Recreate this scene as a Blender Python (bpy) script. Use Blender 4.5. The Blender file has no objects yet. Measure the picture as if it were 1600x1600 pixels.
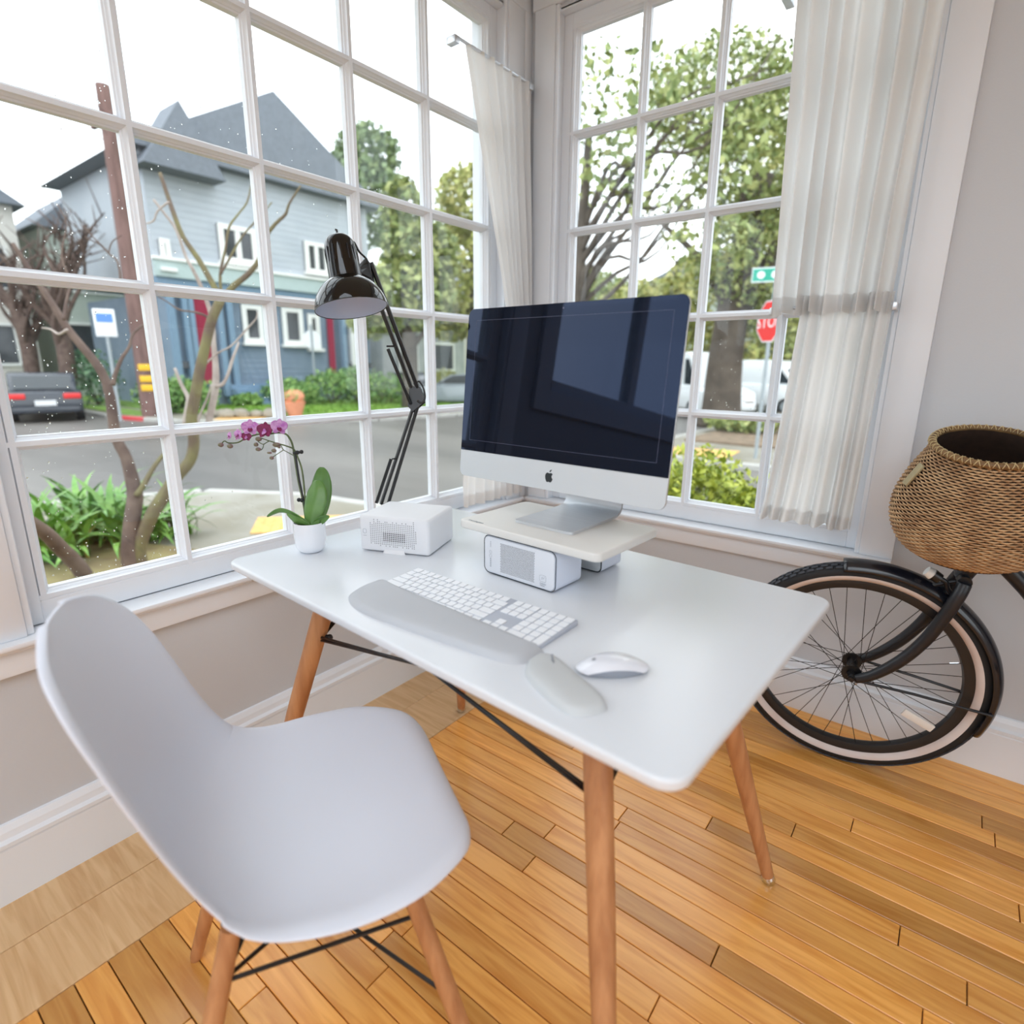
import bpy, bmesh, math, random
import numpy as np
from mathutils import Vector, Matrix

random.seed(7)
rng = np.random.default_rng(7)
SC = bpy.context.scene
COL = SC.collection
PI = math.pi

# ------------------------------------------------------------------ camera
# room axes: x runs along the right-hand wall, y along the left-hand wall, z up (metres, floor = 0)
CX = Vector((0.79146, 0.611163, 0.008421))      # camera right
CU = Vector((-0.159975, 0.193832, 0.967904))    # camera up
CF = Vector((-0.589915, 0.767404, -0.251181))   # camera forward
CP = Vector((0, 0, 1.194))
FPX = 896.26                                     # focal length for a 1600 px frame
cam_d = bpy.data.cameras.new('camera')
cam = bpy.data.objects.new('camera', cam_d)
COL.objects.link(cam)
cam.matrix_world = Matrix(((CX.x, CU.x, -CF.x, CP.x), (CX.y, CU.y, -CF.y, CP.y), (CX.z, CU.z, -CF.z, CP.z), (0, 0, 0, 1)))
cam_d.sensor_width = 36
cam_d.lens = FPX / 1600 * 36
cam_d.clip_start = 0.05
cam_d.clip_end = 400
cam_d.dof.use_dof = True
cam_d.dof.focus_distance = 1.48
cam_d.dof.aperture_fstop = 2.0
SC.camera = cam

# ------------------------------------------------------------------ view, world, lights
SC.view_settings.view_transform = 'Standard'
SC.view_settings.look = 'None'
SC.view_settings.gamma = 1
SC.view_settings.use_curve_mapping = False
SC.view_settings.exposure = 0.42
SC.cycles.use_denoising = True
SC.cycles.max_bounces = 10
SC.cycles.diffuse_bounces = 5
SC.cycles.glossy_bounces = 4
SC.cycles.transmission_bounces = 6
SC.cycles.transparent_max_bounces = 12
SC.cycles.caustics_reflective = False
SC.cycles.caustics_refractive = False
SC.cycles.sample_clamp_indirect = 6

W = bpy.data.worlds.new('overcast_sky')
SC.world = W
W.use_nodes = True
nt = W.node_tree
bg = nt.nodes['Background']
tc = nt.nodes.new('ShaderNodeTexCoord')
nz = nt.nodes.new('ShaderNodeTexNoise'); nz.inputs['Scale'].default_value = 2.2; nz.inputs['Detail'].default_value = 4
cr = nt.nodes.new('ShaderNodeValToRGB')
cr.color_ramp.elements[0].position = 0.3; cr.color_ramp.elements[0].color = (0.74, 0.82, 0.93, 1)
cr.color_ramp.elements[1].position = 0.7; cr.color_ramp.elements[1].color = (0.97, 0.99, 1.0, 1)
nt.links.new(tc.outputs['Generated'], nz.inputs['Vector'])
nt.links.new(nz.outputs['Fac'], cr.inputs['Fac'])
nt.links.new(cr.outputs['Color'], bg.inputs['Color'])
bg.inputs['Strength'].default_value = 2.5

def area_light(name, loc, rot, sx, sy, power, color):
    d = bpy.data.lights.new(name, 'AREA'); d.shape = 'RECTANGLE'; d.size = sx; d.size_y = sy
    d.energy = power; d.color = color
    o = bpy.data.objects.new(name, d); COL.objects.link(o)
    o.location = loc; o.rotation_euler = rot
    return o
# added interior fill from overhead, no lamp seen there; its housings are invented too
area_light('ceiling_fill_light', (0.6, -1.0, 2.66), (0, 0, 0), 2.4, 1.6, 36, (0.80, 0.90, 1.0))
area_light('ceiling_fill_light', (0.3, -2.5, 2.66), (0, 0, 0), 1.8, 1.0, 20, (0.80, 0.90, 1.0))

# ------------------------------------------------------------------ materials
def srgb(r, g, b):
    def f(c):
        c /= 255.0
        return c / 12.92 if c <= 0.04045 else ((c + 0.055) / 1.055) ** 2.4
    return (f(r), f(g), f(b), 1)

def new_mat(name):
    m = bpy.data.materials.new(name); m.use_nodes = True
    return m, m.node_tree, m.node_tree.nodes['Principled BSDF']

def mat(name, rgb, rough=0.5, metal=0.0, var=0.0, vscale=8.0, bump=0.0, bscale=60.0, spec=0.5, coat=0.0, rgb2=None, stretch=None, objvar=0.0):
    m, t, b = new_mat(name)
    c1 = srgb(*rgb); N = t.nodes; L = t.links
    b.inputs['Base Color'].default_value = c1
    b.inputs['Roughness'].default_value = rough
    b.inputs['Metallic'].default_value = metal
    b.inputs['Specular IOR Level'].default_value = spec
    b.inputs['Coat Weight'].default_value = coat
    co = N.new('ShaderNodeTexCoord')
    mp = N.new('ShaderNodeMapping'); L.new(co.outputs['Object'], mp.inputs['Vector'])
    if stretch: mp.inputs['Scale'].default_value = stretch
    if var or rgb2:
        n = N.new('ShaderNodeTexNoise'); n.inputs['Scale'].default_value = vscale; n.inputs['Detail'].default_value = 4
        L.new(mp.outputs['Vector'], n.inputs['Vector'])
        r = N.new('ShaderNodeValToRGB')
        c2 = srgb(*rgb2) if rgb2 else tuple(min(1, x * (1 - var)) for x in c1[:3]) + (1,)
        r.color_ramp.elements[0].color = c2; r.color_ramp.elements[1].color = c1
        r.color_ramp.elements[0].position = 0.35; r.color_ramp.elements[1].position = 0.65
        L.new(n.outputs['Fac'], r.inputs['Fac'])
        out = r.outputs['Color']
        if objvar:
            oi = N.new('ShaderNodeObjectInfo'); hs = N.new('ShaderNodeHueSaturation')
            mr = N.new('ShaderNodeMapRange'); mr.inputs['To Min'].default_value = 1 - objvar; mr.inputs['To Max'].default_value = 1 + objvar
            L.new(oi.outputs['Random'], mr.inputs['Value']); L.new(mr.outputs['Result'], hs.inputs['Value']); L.new(out, hs.inputs['Color'])
            out = hs.outputs['Color']
        L.new(out, b.inputs['Base Color'])
    if bump:
        n2 = N.new('ShaderNodeTexNoise'); n2.inputs['Scale'].default_value = bscale; n2.inputs['Detail'].default_value = 3
        L.new(mp.outputs['Vector'], n2.inputs['Vector'])
        bp = N.new('ShaderNodeBump'); bp.inputs['Strength'].default_value = bump; bp.inputs['Distance'].default_value = 0.002
        L.new(n2.outputs['Fac'], bp.inputs['Height']); L.new(bp.outputs['Normal'], b.inputs['Normal'])
    return m

M = {}
M['trim'] = mat('white_trim_paint', (228, 232, 238), 0.4, var=0.02, vscale=3)
M['wall'] = mat('grey_white_wall_paint', (200, 203, 208), 0.75, var=0.03, vscale=2, bump=0.15, bscale=180)
M['ceiling'] = mat('ceiling_paint', (232, 232, 230), 0.85, var=0.02)
M['table'] = mat('white_lacquer_tabletop', (220, 224, 230), 0.24, var=0.02, vscale=2, spec=0.5)
M['shell'] = mat('white_moulded_plastic', (216, 220, 231), 0.42, var=0.02, vscale=2, bump=0.03, bscale=400)
M['beech'] = mat('oiled_beech', (196, 142, 98), 0.45, rgb2=(172, 118, 78), vscale=9, stretch=(6, 6, 0.5), bump=0.05)
M['blackmetal'] = mat('black_painted_steel', (20, 20, 22), 0.35, var=0.1, vscale=20)
M['gloss_black'] = mat('gloss_black_enamel', (6, 6, 8), 0.06, var=0.1, coat=0.15)
M['satin_black'] = mat('satin_black_frame_paint', (26, 28, 34), 0.38, var=0.1, spec=0.5)
M['lampinside'] = mat('white_enamel_inside', (196, 206, 226), 0.4, var=0.03)
M['alu'] = mat('brushed_aluminium', (216, 220, 225), 0.36, metal=0.75, var=0.04, vscale=4, stretch=(1, 30, 30))
M['alu_chin'] = mat('satin_aluminium_panel', (203, 208, 212), 0.45, metal=0.25, var=0.02)
M['chrome'] = mat('polished_chrome', (225, 228, 230), 0.12, metal=1.0, var=0.02)
M['screen'] = mat('black_display_glass', (3, 4, 7), 0.03, var=0.05, spec=0.5)
M['screen'].node_tree.nodes['Principled BSDF'].inputs['Specular Tint'].default_value = (0.42, 0.55, 0.95, 1)     # blue anti-reflection coating
M['border'] = mat('display_edge_line', (78, 84, 110), 0.4, var=0.02)
M['logo'] = mat('black_logo_inlay', (30, 38, 42), 0.3, var=0.02)
M['keys'] = mat('white_keycap', (236, 239, 244), 0.45, var=0.01)
M['keybase'] = mat('silver_keyboard_case', (188, 194, 206), 0.45, metal=0.2, var=0.02)
M['gel'] = mat('grey_gel_rest', (186, 189, 195), 0.55, var=0.03, bump=0.05, bscale=500)
M['gel2'] = mat('light_grey_gel_rest', (194, 197, 199), 0.55, var=0.03, bump=0.05, bscale=500)
M['faint'] = mat('faint_grey_print', (150, 154, 162), 0.6, var=0.02)
M['mouse'] = mat('gloss_white_mouse_shell', (226, 228, 236), 0.08, var=0.01, coat=0.5)
M['mousealu'] = mat('mouse_side_metal', (170, 175, 185), 0.35, metal=0.6, var=0.02)
M['purifier'] = mat('white_abs_case', (224, 225, 229), 0.5, var=0.015, bump=0.03, bscale=500)
M['hole'] = mat('dark_vent_hole', (42, 42, 46), 0.9, var=0.1)
M['hole_soft'] = mat('grey_vent_hole', (120, 120, 124), 0.9, var=0.1)
M['grey_hole'] = mat('grey_grille_hole', (60, 62, 66), 0.9, var=0.1)
M['board'] = mat('cream_stand_board', (220, 218, 214), 0.5, var=0.015, bump=0.03, bscale=400)
M['boxgrey'] = mat('cool_grey_case', (214, 220, 234), 0.4, var=0.015)
M['heatface'] = mat('white_front_panel', (216, 219, 226), 0.35, var=0.015)
M['pot'] = mat('white_glazed_ceramic', (232, 235, 241), 0.2, var=0.015)
M['orchidleaf'] = mat('orchid_leaf', (72, 112, 50), 0.35, rgb2=(98, 138, 70), vscale=14)
M['orchidstem'] = mat('orchid_stem', (70, 82, 46), 0.5, rgb2=(90, 104, 62), vscale=40)
M['bud'] = mat('orchid_bud', (112, 112, 84), 0.55, rgb2=(132, 92, 104), vscale=90)
M['petal_light'] = mat('violet_petal', (176, 98, 178), 0.6, rgb2=(206, 160, 206), vscale=120)
M['petal_dark'] = mat('magenta_petal', (138, 26, 88), 0.6, rgb2=(104, 18, 66), vscale=90)
M['soil'] = mat('potting_bark', (70, 52, 38), 0.9, var=0.4, vscale=60, bump=0.6)
M['clip'] = mat('black_plastic_clip', (22, 24, 26), 0.4, var=0.1)
M['rubber'] = mat('black_tyre_rubber', (26, 27, 30), 0.7, var=0.15, vscale=30, bump=0.1)
M['tread'] = mat('tread_rubber', (54, 58, 66), 0.6, var=0.15, vscale=30)
M['whitewall'] = mat('cream_sidewall', (216, 208, 206), 0.6, rgb2=(206, 190, 184), vscale=7)
M['rim'] = mat('black_alloy_rim', (30, 29, 30), 0.35, var=0.1)
M['fender'] = mat('black_painted_mudguard', (18, 20, 28), 0.25, var=0.05, coat=0.3)
M['spoke'] = mat('dark_spoke_wire', (34, 30, 30), 0.45, metal=0.4, var=0.05)
M['reflector'] = mat('clear_spoke_reflector', (232, 230, 226), 0.25, var=0.05, vscale=30)
M['wicker'] = mat('seagrass_strand', (198, 164, 124), 0.75, rgb2=(158, 122, 88), vscale=26, bump=0.4, bscale=220)
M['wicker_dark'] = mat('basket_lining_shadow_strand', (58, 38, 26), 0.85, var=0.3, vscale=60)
M['rattan'] = mat('rattan_rim_cane', (140, 108, 68), 0.55, rgb2=(104, 74, 44), vscale=30)
M['lacing'] = mat('pale_cane_lacing', (206, 184, 136), 0.6, var=0.1)
M['leather'] = mat('tan_leather_loop', (170, 156, 120), 0.6, var=0.1)

def plank_mat(name, c1, c2):
    m, t, b = new_mat(name); N = t.nodes; L = t.links
    co = N.new('ShaderNodeTexCoord'); oi = N.new('ShaderNodeObjectInfo')
    ad = N.new('ShaderNodeVectorMath'); ad.operation = 'ADD'
    ml = N.new('ShaderNodeMath'); ml.operation = 'MULTIPLY'; ml.inputs[1].default_value = 37.0
    L.new(oi.outputs['Random'], ml.inputs[0]); L.new(ml.outputs[0], ad.inputs[1]); L.new(co.outputs['Object'], ad.inputs[0])
    mp = N.new('ShaderNodeMapping'); mp.inputs['Scale'].default_value = (1.3, 16, 16); L.new(ad.outputs[0], mp.inputs['Vector'])
    n = N.new('ShaderNodeTexNoise'); n.inputs['Scale'].default_value = 3.2; n.inputs['Detail'].default_value = 6; n.inputs['Distortion'].default_value = 0.9
    L.new(mp.outputs['Vector'], n.inputs['Vector'])
    r = N.new('ShaderNodeValToRGB')
    r.color_ramp.elements[0].color = srgb(*c2); r.color_ramp.elements[0].position = 0.32
    r.color_ramp.elements[1].color = srgb(*c1); r.color_ramp.elements[1].position = 0.62
    L.new(n.outputs['Fac'], r.inputs['Fac'])
    hs = N.new('ShaderNodeHueSaturation'); mr = N.new('ShaderNodeMapRange')
    mr.inputs['To Min'].default_value = 0.66; mr.inputs['To Max'].default_value = 1.18
    L.new(oi.outputs['Random'], mr.inputs['Value']); L.new(mr.outputs['Result'], hs.inputs['Value'])
    L.new(r.outputs['Color'], hs.inputs['Color']); L.new(hs.outputs['Color'], b.inputs['Base Color'])
    b.inputs['Roughness'].default_value = 0.28; b.inputs['Coat Weight'].default_value = 0.25; b.inputs['Coat Roughness'].default_value = 0.2
    bp = N.new('ShaderNodeBump'); bp.inputs['Strength'].default_value = 0.08; bp.inputs['Distance'].default_value = 0.001
    L.new(n.outputs['Fac'], bp.inputs['Height']); L.new(bp.outputs['Normal'], b.inputs['Normal'])
    return m
M['plank'] = plank_mat('varnished_fir_plank', (238, 174, 92), (214, 142, 62))
M['plank_border'] = plank_mat('pale_border_plank', (226, 188, 140), (206, 162, 112))

def glass_mat():
    m = bpy.data.materials.new('window_glass'); m.use_nodes = True
    t = m.node_tree; t.nodes.clear()
    o = t.nodes.new('ShaderNodeOutputMaterial'); mx = t.nodes.new('ShaderNodeMixShader')
    tr = t.nodes.new('ShaderNodeBsdfTransparent'); tr.inputs['Color'].default_value = (0.97, 0.985, 0.98, 1)
    gl = t.nodes.new('ShaderNodeBsdfGlossy'); gl.inputs['Roughness'].default_value = 0.01
    fr = t.nodes.new('ShaderNodeFresnel'); ge = t.nodes.new('ShaderNodeNewGeometry'); mr = t.nodes.new('ShaderNodeMapRange')
    mr.inputs['To Min'].default_value = 1.32; mr.inputs['To Max'].default_value = 1 / 1.32      # same reflectance from either face of the pane
    t.links.new(ge.outputs['Backfacing'], mr.inputs['Value']); t.links.new(mr.outputs['Result'], fr.inputs['IOR'])
    t.links.new(fr.outputs['Fac'], mx.inputs['Fac']); t.links.new(tr.outputs[0], mx.inputs[1]); t.links.new(gl.outputs[0], mx.inputs[2])
    t.links.new(mx.outputs[0], o.inputs['Surface'])
    return m
M['glass'] = glass_mat()
def drop_mat():
    m, t, b = new_mat('rain_drop_water')
    b.inputs['Base Color'].default_value = (1, 1, 1, 1); b.inputs['Transmission Weight'].default_value = 1
    b.inputs['Roughness'].default_value = 0.0; b.inputs['IOR'].default_value = 1.33
    return m
M['drop'] = drop_mat()
def cloth_mat(name, rgb, tr=0.45):
    m = bpy.data.materials.new(name); m.use_nodes = True
    t = m.node_tree; b = t.nodes['Principled BSDF']; o = t.nodes['Material Output']
    b.inputs['Base Color'].default_value = srgb(*rgb); b.inputs['Roughness'].default_value = 0.9
    tl = t.nodes.new('ShaderNodeBsdfTranslucent'); tl.inputs['Color'].default_value = srgb(248, 246, 242)
    mx = t.nodes.new('ShaderNodeMixShader'); mx.inputs['Fac'].default_value = tr
    co = t.nodes.new('ShaderNodeTexCoord'); w = t.nodes.new('ShaderNodeTexNoise'); w.inputs['Scale'].default_value = 500
    bp = t.nodes.new('ShaderNodeBump'); bp.inputs['Strength'].default_value = 0.12; bp.inputs['Distance'].default_value = 0.001
    t.links.new(co.outputs['Object'], w.inputs['Vector']); t.links.new(w.outputs['Fac'], bp.inputs['Height']); t.links.new(bp.outputs['Normal'], b.inputs['Normal'])
    t.links.new(b.outputs[0], mx.inputs[1]); t.links.new(tl.outputs[0], mx.inputs[2]); t.links.new(mx.outputs[0], o.inputs['Surface'])
    return m
M['cloth'] = cloth_mat('white_cotton_curtain', (232, 233, 235), 0.40)
# outside
M['asphalt'] = mat('wet_asphalt', (122, 117, 112), 0.45, rgb2=(86, 83, 80), vscale=0.22, bump=0.3, bscale=30, stretch=(0.5, 1.6, 1))
M['concrete'] = mat('wet_concrete_paving', (148, 144, 134), 0.6, rgb2=(128, 122, 106), vscale=1.3)
M['kerb'] = mat('concrete_kerb', (178, 176, 170), 0.7, var=0.15, vscale=3)
M['redkerb'] = mat('red_painted_kerb', (206, 70, 74), 0.7, var=0.15, vscale=6)
M['tactile'] = mat('yellow_tactile_paving', (222, 178, 106), 0.7, rgb2=(206, 160, 92), vscale=14)
M['yardsoil'] = mat('mossy_yard_soil', (150, 140, 92), 0.95, rgb2=(122, 104, 74), vscale=3, bump=0.5, bscale=20)
M['mulch'] = mat('bark_mulch', (140, 120, 98), 0.95, rgb2=(112, 96, 78), vscale=4, bump=0.5, bscale=20)
M['lawn'] = mat('lawn_turf', (132, 162, 74), 0.95, rgb2=(110, 146, 62), vscale=3)
M['grass'] = mat('lawn_blades', (134, 170, 70), 0.8, rgb2=(106, 146, 56), vscale=1.2)
M['gutter'] = mat('dark_gutter_strip', (126, 126, 124), 0.5, var=0.2)
def foliage(name, c1, c2, c3):
    m, t, b = new_mat(name); N = t.nodes; L = t.links
    ge = N.new('ShaderNodeNewGeometry'); r = N.new('ShaderNodeValToRGB')
    r.color_ramp.elements[0].color = srgb(*c1); r.color_ramp.elements[1].color = srgb(*c3)
    e = r.color_ramp.elements.new(0.5); e.color = srgb(*c2)
    L.new(ge.outputs['Random Per Island'], r.inputs['Fac']); L.new(r.outputs['Color'], b.inputs['Base Color'])
    b.inputs['Roughness'].default_value = 0.55
    return m
M['f_dark'] = foliage('dark_conifer_foliage', (86, 106, 70), (110, 130, 84), (136, 150, 98))
M['f_mid'] = foliage('mid_green_foliage', (104, 122, 66), (138, 150, 86), (176, 180, 116))
M['f_yellow'] = foliage('yellow_green_foliage', (134, 142, 72), (166, 170, 96), (196, 188, 120))
M['f_bush'] = foliage('bright_bush_leaves', (112, 128, 40), (160, 172, 58), (196, 200, 84))
M['f_garden'] = foliage('garden_bush_leaves', (80, 124, 58), (118, 156, 82), (152, 180, 98))
M['f_fence'] = foliage('deep_hedge_leaves', (66, 100, 72), (84, 120, 86), (104, 138, 98))
M['strap'] = mat('agapanthus_leaf', (138, 174, 84), 0.4, rgb2=(84, 132, 52), vscale=5, objvar=0.2)
M['strap_y'] = mat('yellowed_leaf', (206, 186, 84), 0.5, rgb2=(184, 160, 70), vscale=5)
M['bark_green'] = mat('mossy_bark', (118, 112, 74), 0.85, rgb2=(98, 82, 70), vscale=5, bump=0.5, bscale=40)
M['bark_brown'] = mat('wet_brown_bark', (112, 94, 84), 0.8, rgb2=(84, 66, 60), vscale=6, bump=0.5, bscale=40)
M['bark_grey'] = mat('pale_grey_bark', (178, 166, 158), 0.8, rgb2=(150, 136, 128), vscale=5)
M['bark_far'] = mat('far_tree_bark', (98, 88, 78), 0.9, rgb2=(74, 66, 58), vscale=2)
M['poleWood'] = mat('weathered_utility_pole', (128, 100, 94), 0.85, rgb2=(104, 80, 74), vscale=3, stretch=(3, 3, 0.4))
M['polegrey'] = mat('galvanised_post', (160, 168, 172), 0.5, metal=0.2, var=0.05)
M['yellowplate'] = mat('yellow_marker_plate', (240, 188, 40), 0.5, var=0.05)
M['signwhite'] = mat('white_sign_face', (236, 238, 240), 0.5, var=0.02)
M['signblue'] = mat('blue_sign_print', (92, 138, 206), 0.5, var=0.02)
M['signgreen'] = mat('green_street_sign', (28, 160, 134), 0.5, var=0.04)
M['signred'] = mat('red_sign_face', (222, 52, 50), 0.5, var=0.04)
M['h_blue'] = mat('slate_blue_siding', (132, 148, 164), 0.8, rgb2=(122, 139, 156), vscale=1.5)
M['h_pale'] = mat('pale_blue_siding', (182, 188, 194), 0.8, rgb2=(174, 181, 188), vscale=1.0)
M['h_band'] = mat('grey_green_band', (180, 196, 194), 0.8, var=0.06)
M['h_bluetrim'] = mat('bright_blue_woodwork', (122, 148, 170), 0.7, var=0.08)
M['h_white'] = mat('white_house_trim', (238, 238, 234), 0.7, var=0.03)
M['h_dark'] = mat('dark_window_glass', (70, 74, 78), 0.1, var=0.2, vscale=2)
M['h_red'] = mat('red_door_paint', (158, 36, 66), 0.5, var=0.06)
M['h_cream'] = mat('cream_stucco', (212, 208, 200), 0.9, var=0.06)
M['h_sage'] = mat('sage_stucco', (186, 194, 184), 0.9, var=0.06)
M['h_grey'] = mat('grey_garage_wall', (178, 180, 180), 0.9, rgb2=(156, 160, 160), vscale=1.2)
M['roof'] = mat('slate_roof', (120, 126, 134), 0.85, var=0.15)
M['car_dark'] = mat('charcoal_car_paint', (44, 50, 60), 0.25, var=0.05, coat=0.5)
M['car_grey'] = mat('silver_grey_car_paint', (150, 158, 164), 0.3, var=0.05, coat=0.5)
M['car_white'] = mat('white_van_paint', (232, 236, 238), 0.3, var=0.03, coat=0.4)
M['car_glass'] = mat('car_window_glass', (46, 54, 60), 0.08, var=0.05)
M['tail'] = mat('red_tail_lens', (220, 50, 50), 0.3, var=0.05)
M['plate'] = mat('number_plate', (220, 222, 224), 0.5, var=0.03)
M['orange'] = mat('terracotta_orange', (232, 156, 120), 0.7, var=0.1)
M['stone'] = mat('garden_stone', (150, 142, 128), 0.9, var=0.2, vscale=4)
M['wirem'] = mat('overhead_wire', (60, 60, 62), 0.6, var=0.05)

# ------------------------------------------------------------------ object helpers
def tag(o, label=None, cat=None, group=None, kind=None):
    if label: o['label'] = label
    if cat: o['category'] = cat
    if group: o['group'] = group
    if kind: o['kind'] = kind
    return o

def thing(name, label, cat, loc=(0, 0, 0), rz=0.0, group=None, kind=None):
    o = bpy.data.objects.new(name, None); COL.objects.link(o)
    o.empty_display_size = 0.05
    o.location = loc; o.rotation_euler = (0, 0, rz)
    return tag(o, label, cat, group, kind)

def wm(o):
    if o is None: return Matrix.Identity(4)
    m = Matrix.LocRotScale(o.location, o.rotation_euler, o.scale)
    return wm(o.parent) @ m if o.parent else m

def put(name, me, m, parent=None, loc=(0, 0, 0), rot=(0, 0, 0)):
    o = bpy.data.objects.new(name, me); COL.objects.link(o)
    if m is not None and len(me.materials) == 0: me.materials.append(m)
    o.location = loc; o.rotation_euler = rot
    if parent: o.parent = parent
    return o

class MB:
    """collects shapes into one mesh"""
    def __init__(s): s.v = []; s.f = []
    def add(s, vs, fs):
        b = len(s.v); s.v.extend([tuple(p) for p in vs]); s.f.extend([tuple(b + i for i in f) for f in fs]); return s
    def box(s, x0, y0, z0, x1, y1, z1, mtx=None):
        vs = [Vector(p) for p in ((x0, y0, z0), (x1, y0, z0), (x1, y1, z0), (x0, y1, z0), (x0, y0, z1), (x1, y0, z1), (x1, y1, z1), (x0, y1, z1))]
        if mtx: vs = [mtx @ p for p in vs]
        return s.add(vs, [(0, 3, 2, 1), (4, 5, 6, 7), (0, 1, 5, 4), (1, 2, 6, 5), (2, 3, 7, 6), (3, 0, 4, 7)])
    def tube(s, pts, rad, n=8, cap=True, closed=False):
        pts = [Vector(p) for p in pts]; k = len(pts)
        if not hasattr(rad, '__len__'): rad = [rad] * k
        vs = []; fs = []; prev = None
        for i, p in enumerate(pts):
            if closed: d = (pts[(i + 1) % k] - pts[i - 1])
            else: d = (pts[min(i + 1, k - 1)] - pts[max(i - 1, 0)])
            if d.length < 1e-9: d = Vector((0, 0, 1))
            d.normalize()
            a = prev if prev is not None else (Vector((0, 0, 1)) if abs(d.z) < 0.9 else Vector((1, 0, 0)))
            x = (a - d * a.dot(d))
            if x.length < 1e-6: x = d.orthogonal()
            x.normalize(); y = d.cross(x); prev = x
            for j in range(n):
                t = 2 * PI * j / n
                vs.append(p + (x * math.cos(t) + y * math.sin(t)) * rad[i])
        m = k if closed else k - 1
        for i in range(m):
            i2 = (i + 1) % k
            for j in range(n):
                fs.append((i * n + j, i * n + (j + 1) % n, i2 * n + (j + 1) % n, i2 * n + j))
        if cap and not closed:
            fs.append(tuple(range(n - 1, -1, -1))); fs.append(tuple((k - 1) * n + j for j in range(n)))
        return s.add(vs, fs)
    def lathe(s, prof, n=32, mtx=None, cap=False):
        vs = []; fs = []; k = len(prof)
        for r, z in prof:
            for j in range(n):
                t = 2 * PI * j / n; vs.append(Vector((r * math.cos(t), r * math.sin(t), z)))
        for i in range(k - 1):
            for j in range(n):
                fs.append((i * n + j, i * n + (j + 1) % n, (i + 1) * n + (j + 1) % n, (i + 1) * n + j))
        if cap:
            fs.append(tuple(range(n - 1, -1, -1))); fs.append(tuple((k - 1) * n + j for j in range(n)))
        if mtx: vs = [mtx @ p for p in vs]
        return s.add(vs, fs)
    def prism(s, poly, z0, z1, mtx=None):
        n = len(poly); vs = [Vector((x, y, z0)) for x, y in poly] + [Vector((x, y, z1)) for x, y in poly]
        if mtx: vs = [mtx @ p for p in vs]
        fs = [tuple(range(n - 1, -1, -1)), tuple(range(n, 2 * n))] + [(i, (i + 1) % n, n + (i + 1) % n, n + i) for i in range(n)]
        return s.add(vs, fs)
    def ball(s, c, rx, ry=None, rz=None, n=10, m=6, mtx=None):
        ry = ry or rx; rz = rz or rx; c = Vector(c); vs = []; fs = []
        for i in range(m + 1):
            a = PI * i / m
            for j in range(n):
                t = 2 * PI * j / n
                p = Vector((rx * math.sin(a) * math.cos(t), ry * math.sin(a) * math.sin(t), rz * math.cos(a)))
                if mtx: p = mtx @ p
                vs.append(c + p)
        for i in range(m):
            for j in range(n): fs.append((i * n + j, (i + 1) * n + j, (i + 1) * n + (j + 1) % n, i * n + (j + 1) % n))
        return s.add(vs, fs)
    def grid(s, fn, nu, nv, wrap_u=False):
        vs = [fn(i / (nu - (0 if wrap_u else 1)), j / (nv - 1)) for j in range(nv) for i in range(nu)]
        fs = []
        for j in range(nv - 1):
            for i in range(nu if wrap_u else nu - 1):
                i2 = (i + 1) % nu
                fs.append((j * nu + i, j * nu + i2, (j + 1) * nu + i2, (j + 1) * nu + i))
        return s.add(vs, fs)
    def mesh(s, name, m=None, smooth=False, bevel=0, bseg=2, angle=35, fixn=True):
        me = bpy.data.meshes.new(name); me.from_pydata(s.v, [], s.f)
        if fixn or bevel:
            bm = bmesh.new(); bm.from_mesh(me)
            bmesh.ops.remove_doubles(bm, verts=bm.verts, dist=1e-6)
            if bevel:
                es = [e for e in bm.edges if len(e.link_faces) == 2 and e.calc_face_angle(0) > math.radians(30)]
                bmesh.ops.bevel(bm, geom=es, offset=bevel, segments=bseg, profile=0.5, affect='EDGES', clamp_overlap=True)
            if fixn: bmesh.ops.recalc_face_normals(bm, faces=bm.faces)
            bm.to_mesh(me); bm.free()
        if smooth or bevel:
            me.polygons.foreach_set('use_smooth', [True] * len(me.polygons))
            if angle: me.set_sharp_from_angle(angle=math.radians(angle))
        if m: me.materials.append(m)
        me.update()
        return me
    def build(s, name, m, parent=None, world=False, **k):
        if world and parent:
            inv = wm(parent).inverted(); s.v = [tuple(inv @ Vector(p)) for p in s.v]
        return put(name, s.mesh(name, m, **k), m, parent)

def frame_mtx(o, x, y, z):
    o, x, y, z = Vector(o), Vector(x), Vector(y), Vector(z)
    return Matrix(((x.x, y.x, z.x, o.x), (x.y, y.y, z.y, o.y), (x.z, y.z, z.z, o.z), (0, 0, 0, 1)))
def axis_mtx(o, d, ref=(0, 0, 1)):
    d = Vector(d).normalized(); r = Vector(ref)
    if abs(d.dot(r)) > 0.98: r = Vector((1, 0, 0))
    x = r.cross(d).normalized(); return frame_mtx(o, x, d.cross(x), d)
def rrect(w, h, r, n=6):
    out = []
    for cx, cy, a in ((w / 2 - r, h / 2 - r, 0), (-w / 2 + r, h / 2 - r, 90), (-w / 2 + r, -h / 2 + r, 180), (w / 2 - r, -h / 2 + r, 270)):
        for i in range(n + 1):
            t = math.radians(a + 90 * i / n); out.append((cx + r * math.cos(t), cy + r * math.sin(t)))
    return out
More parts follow.
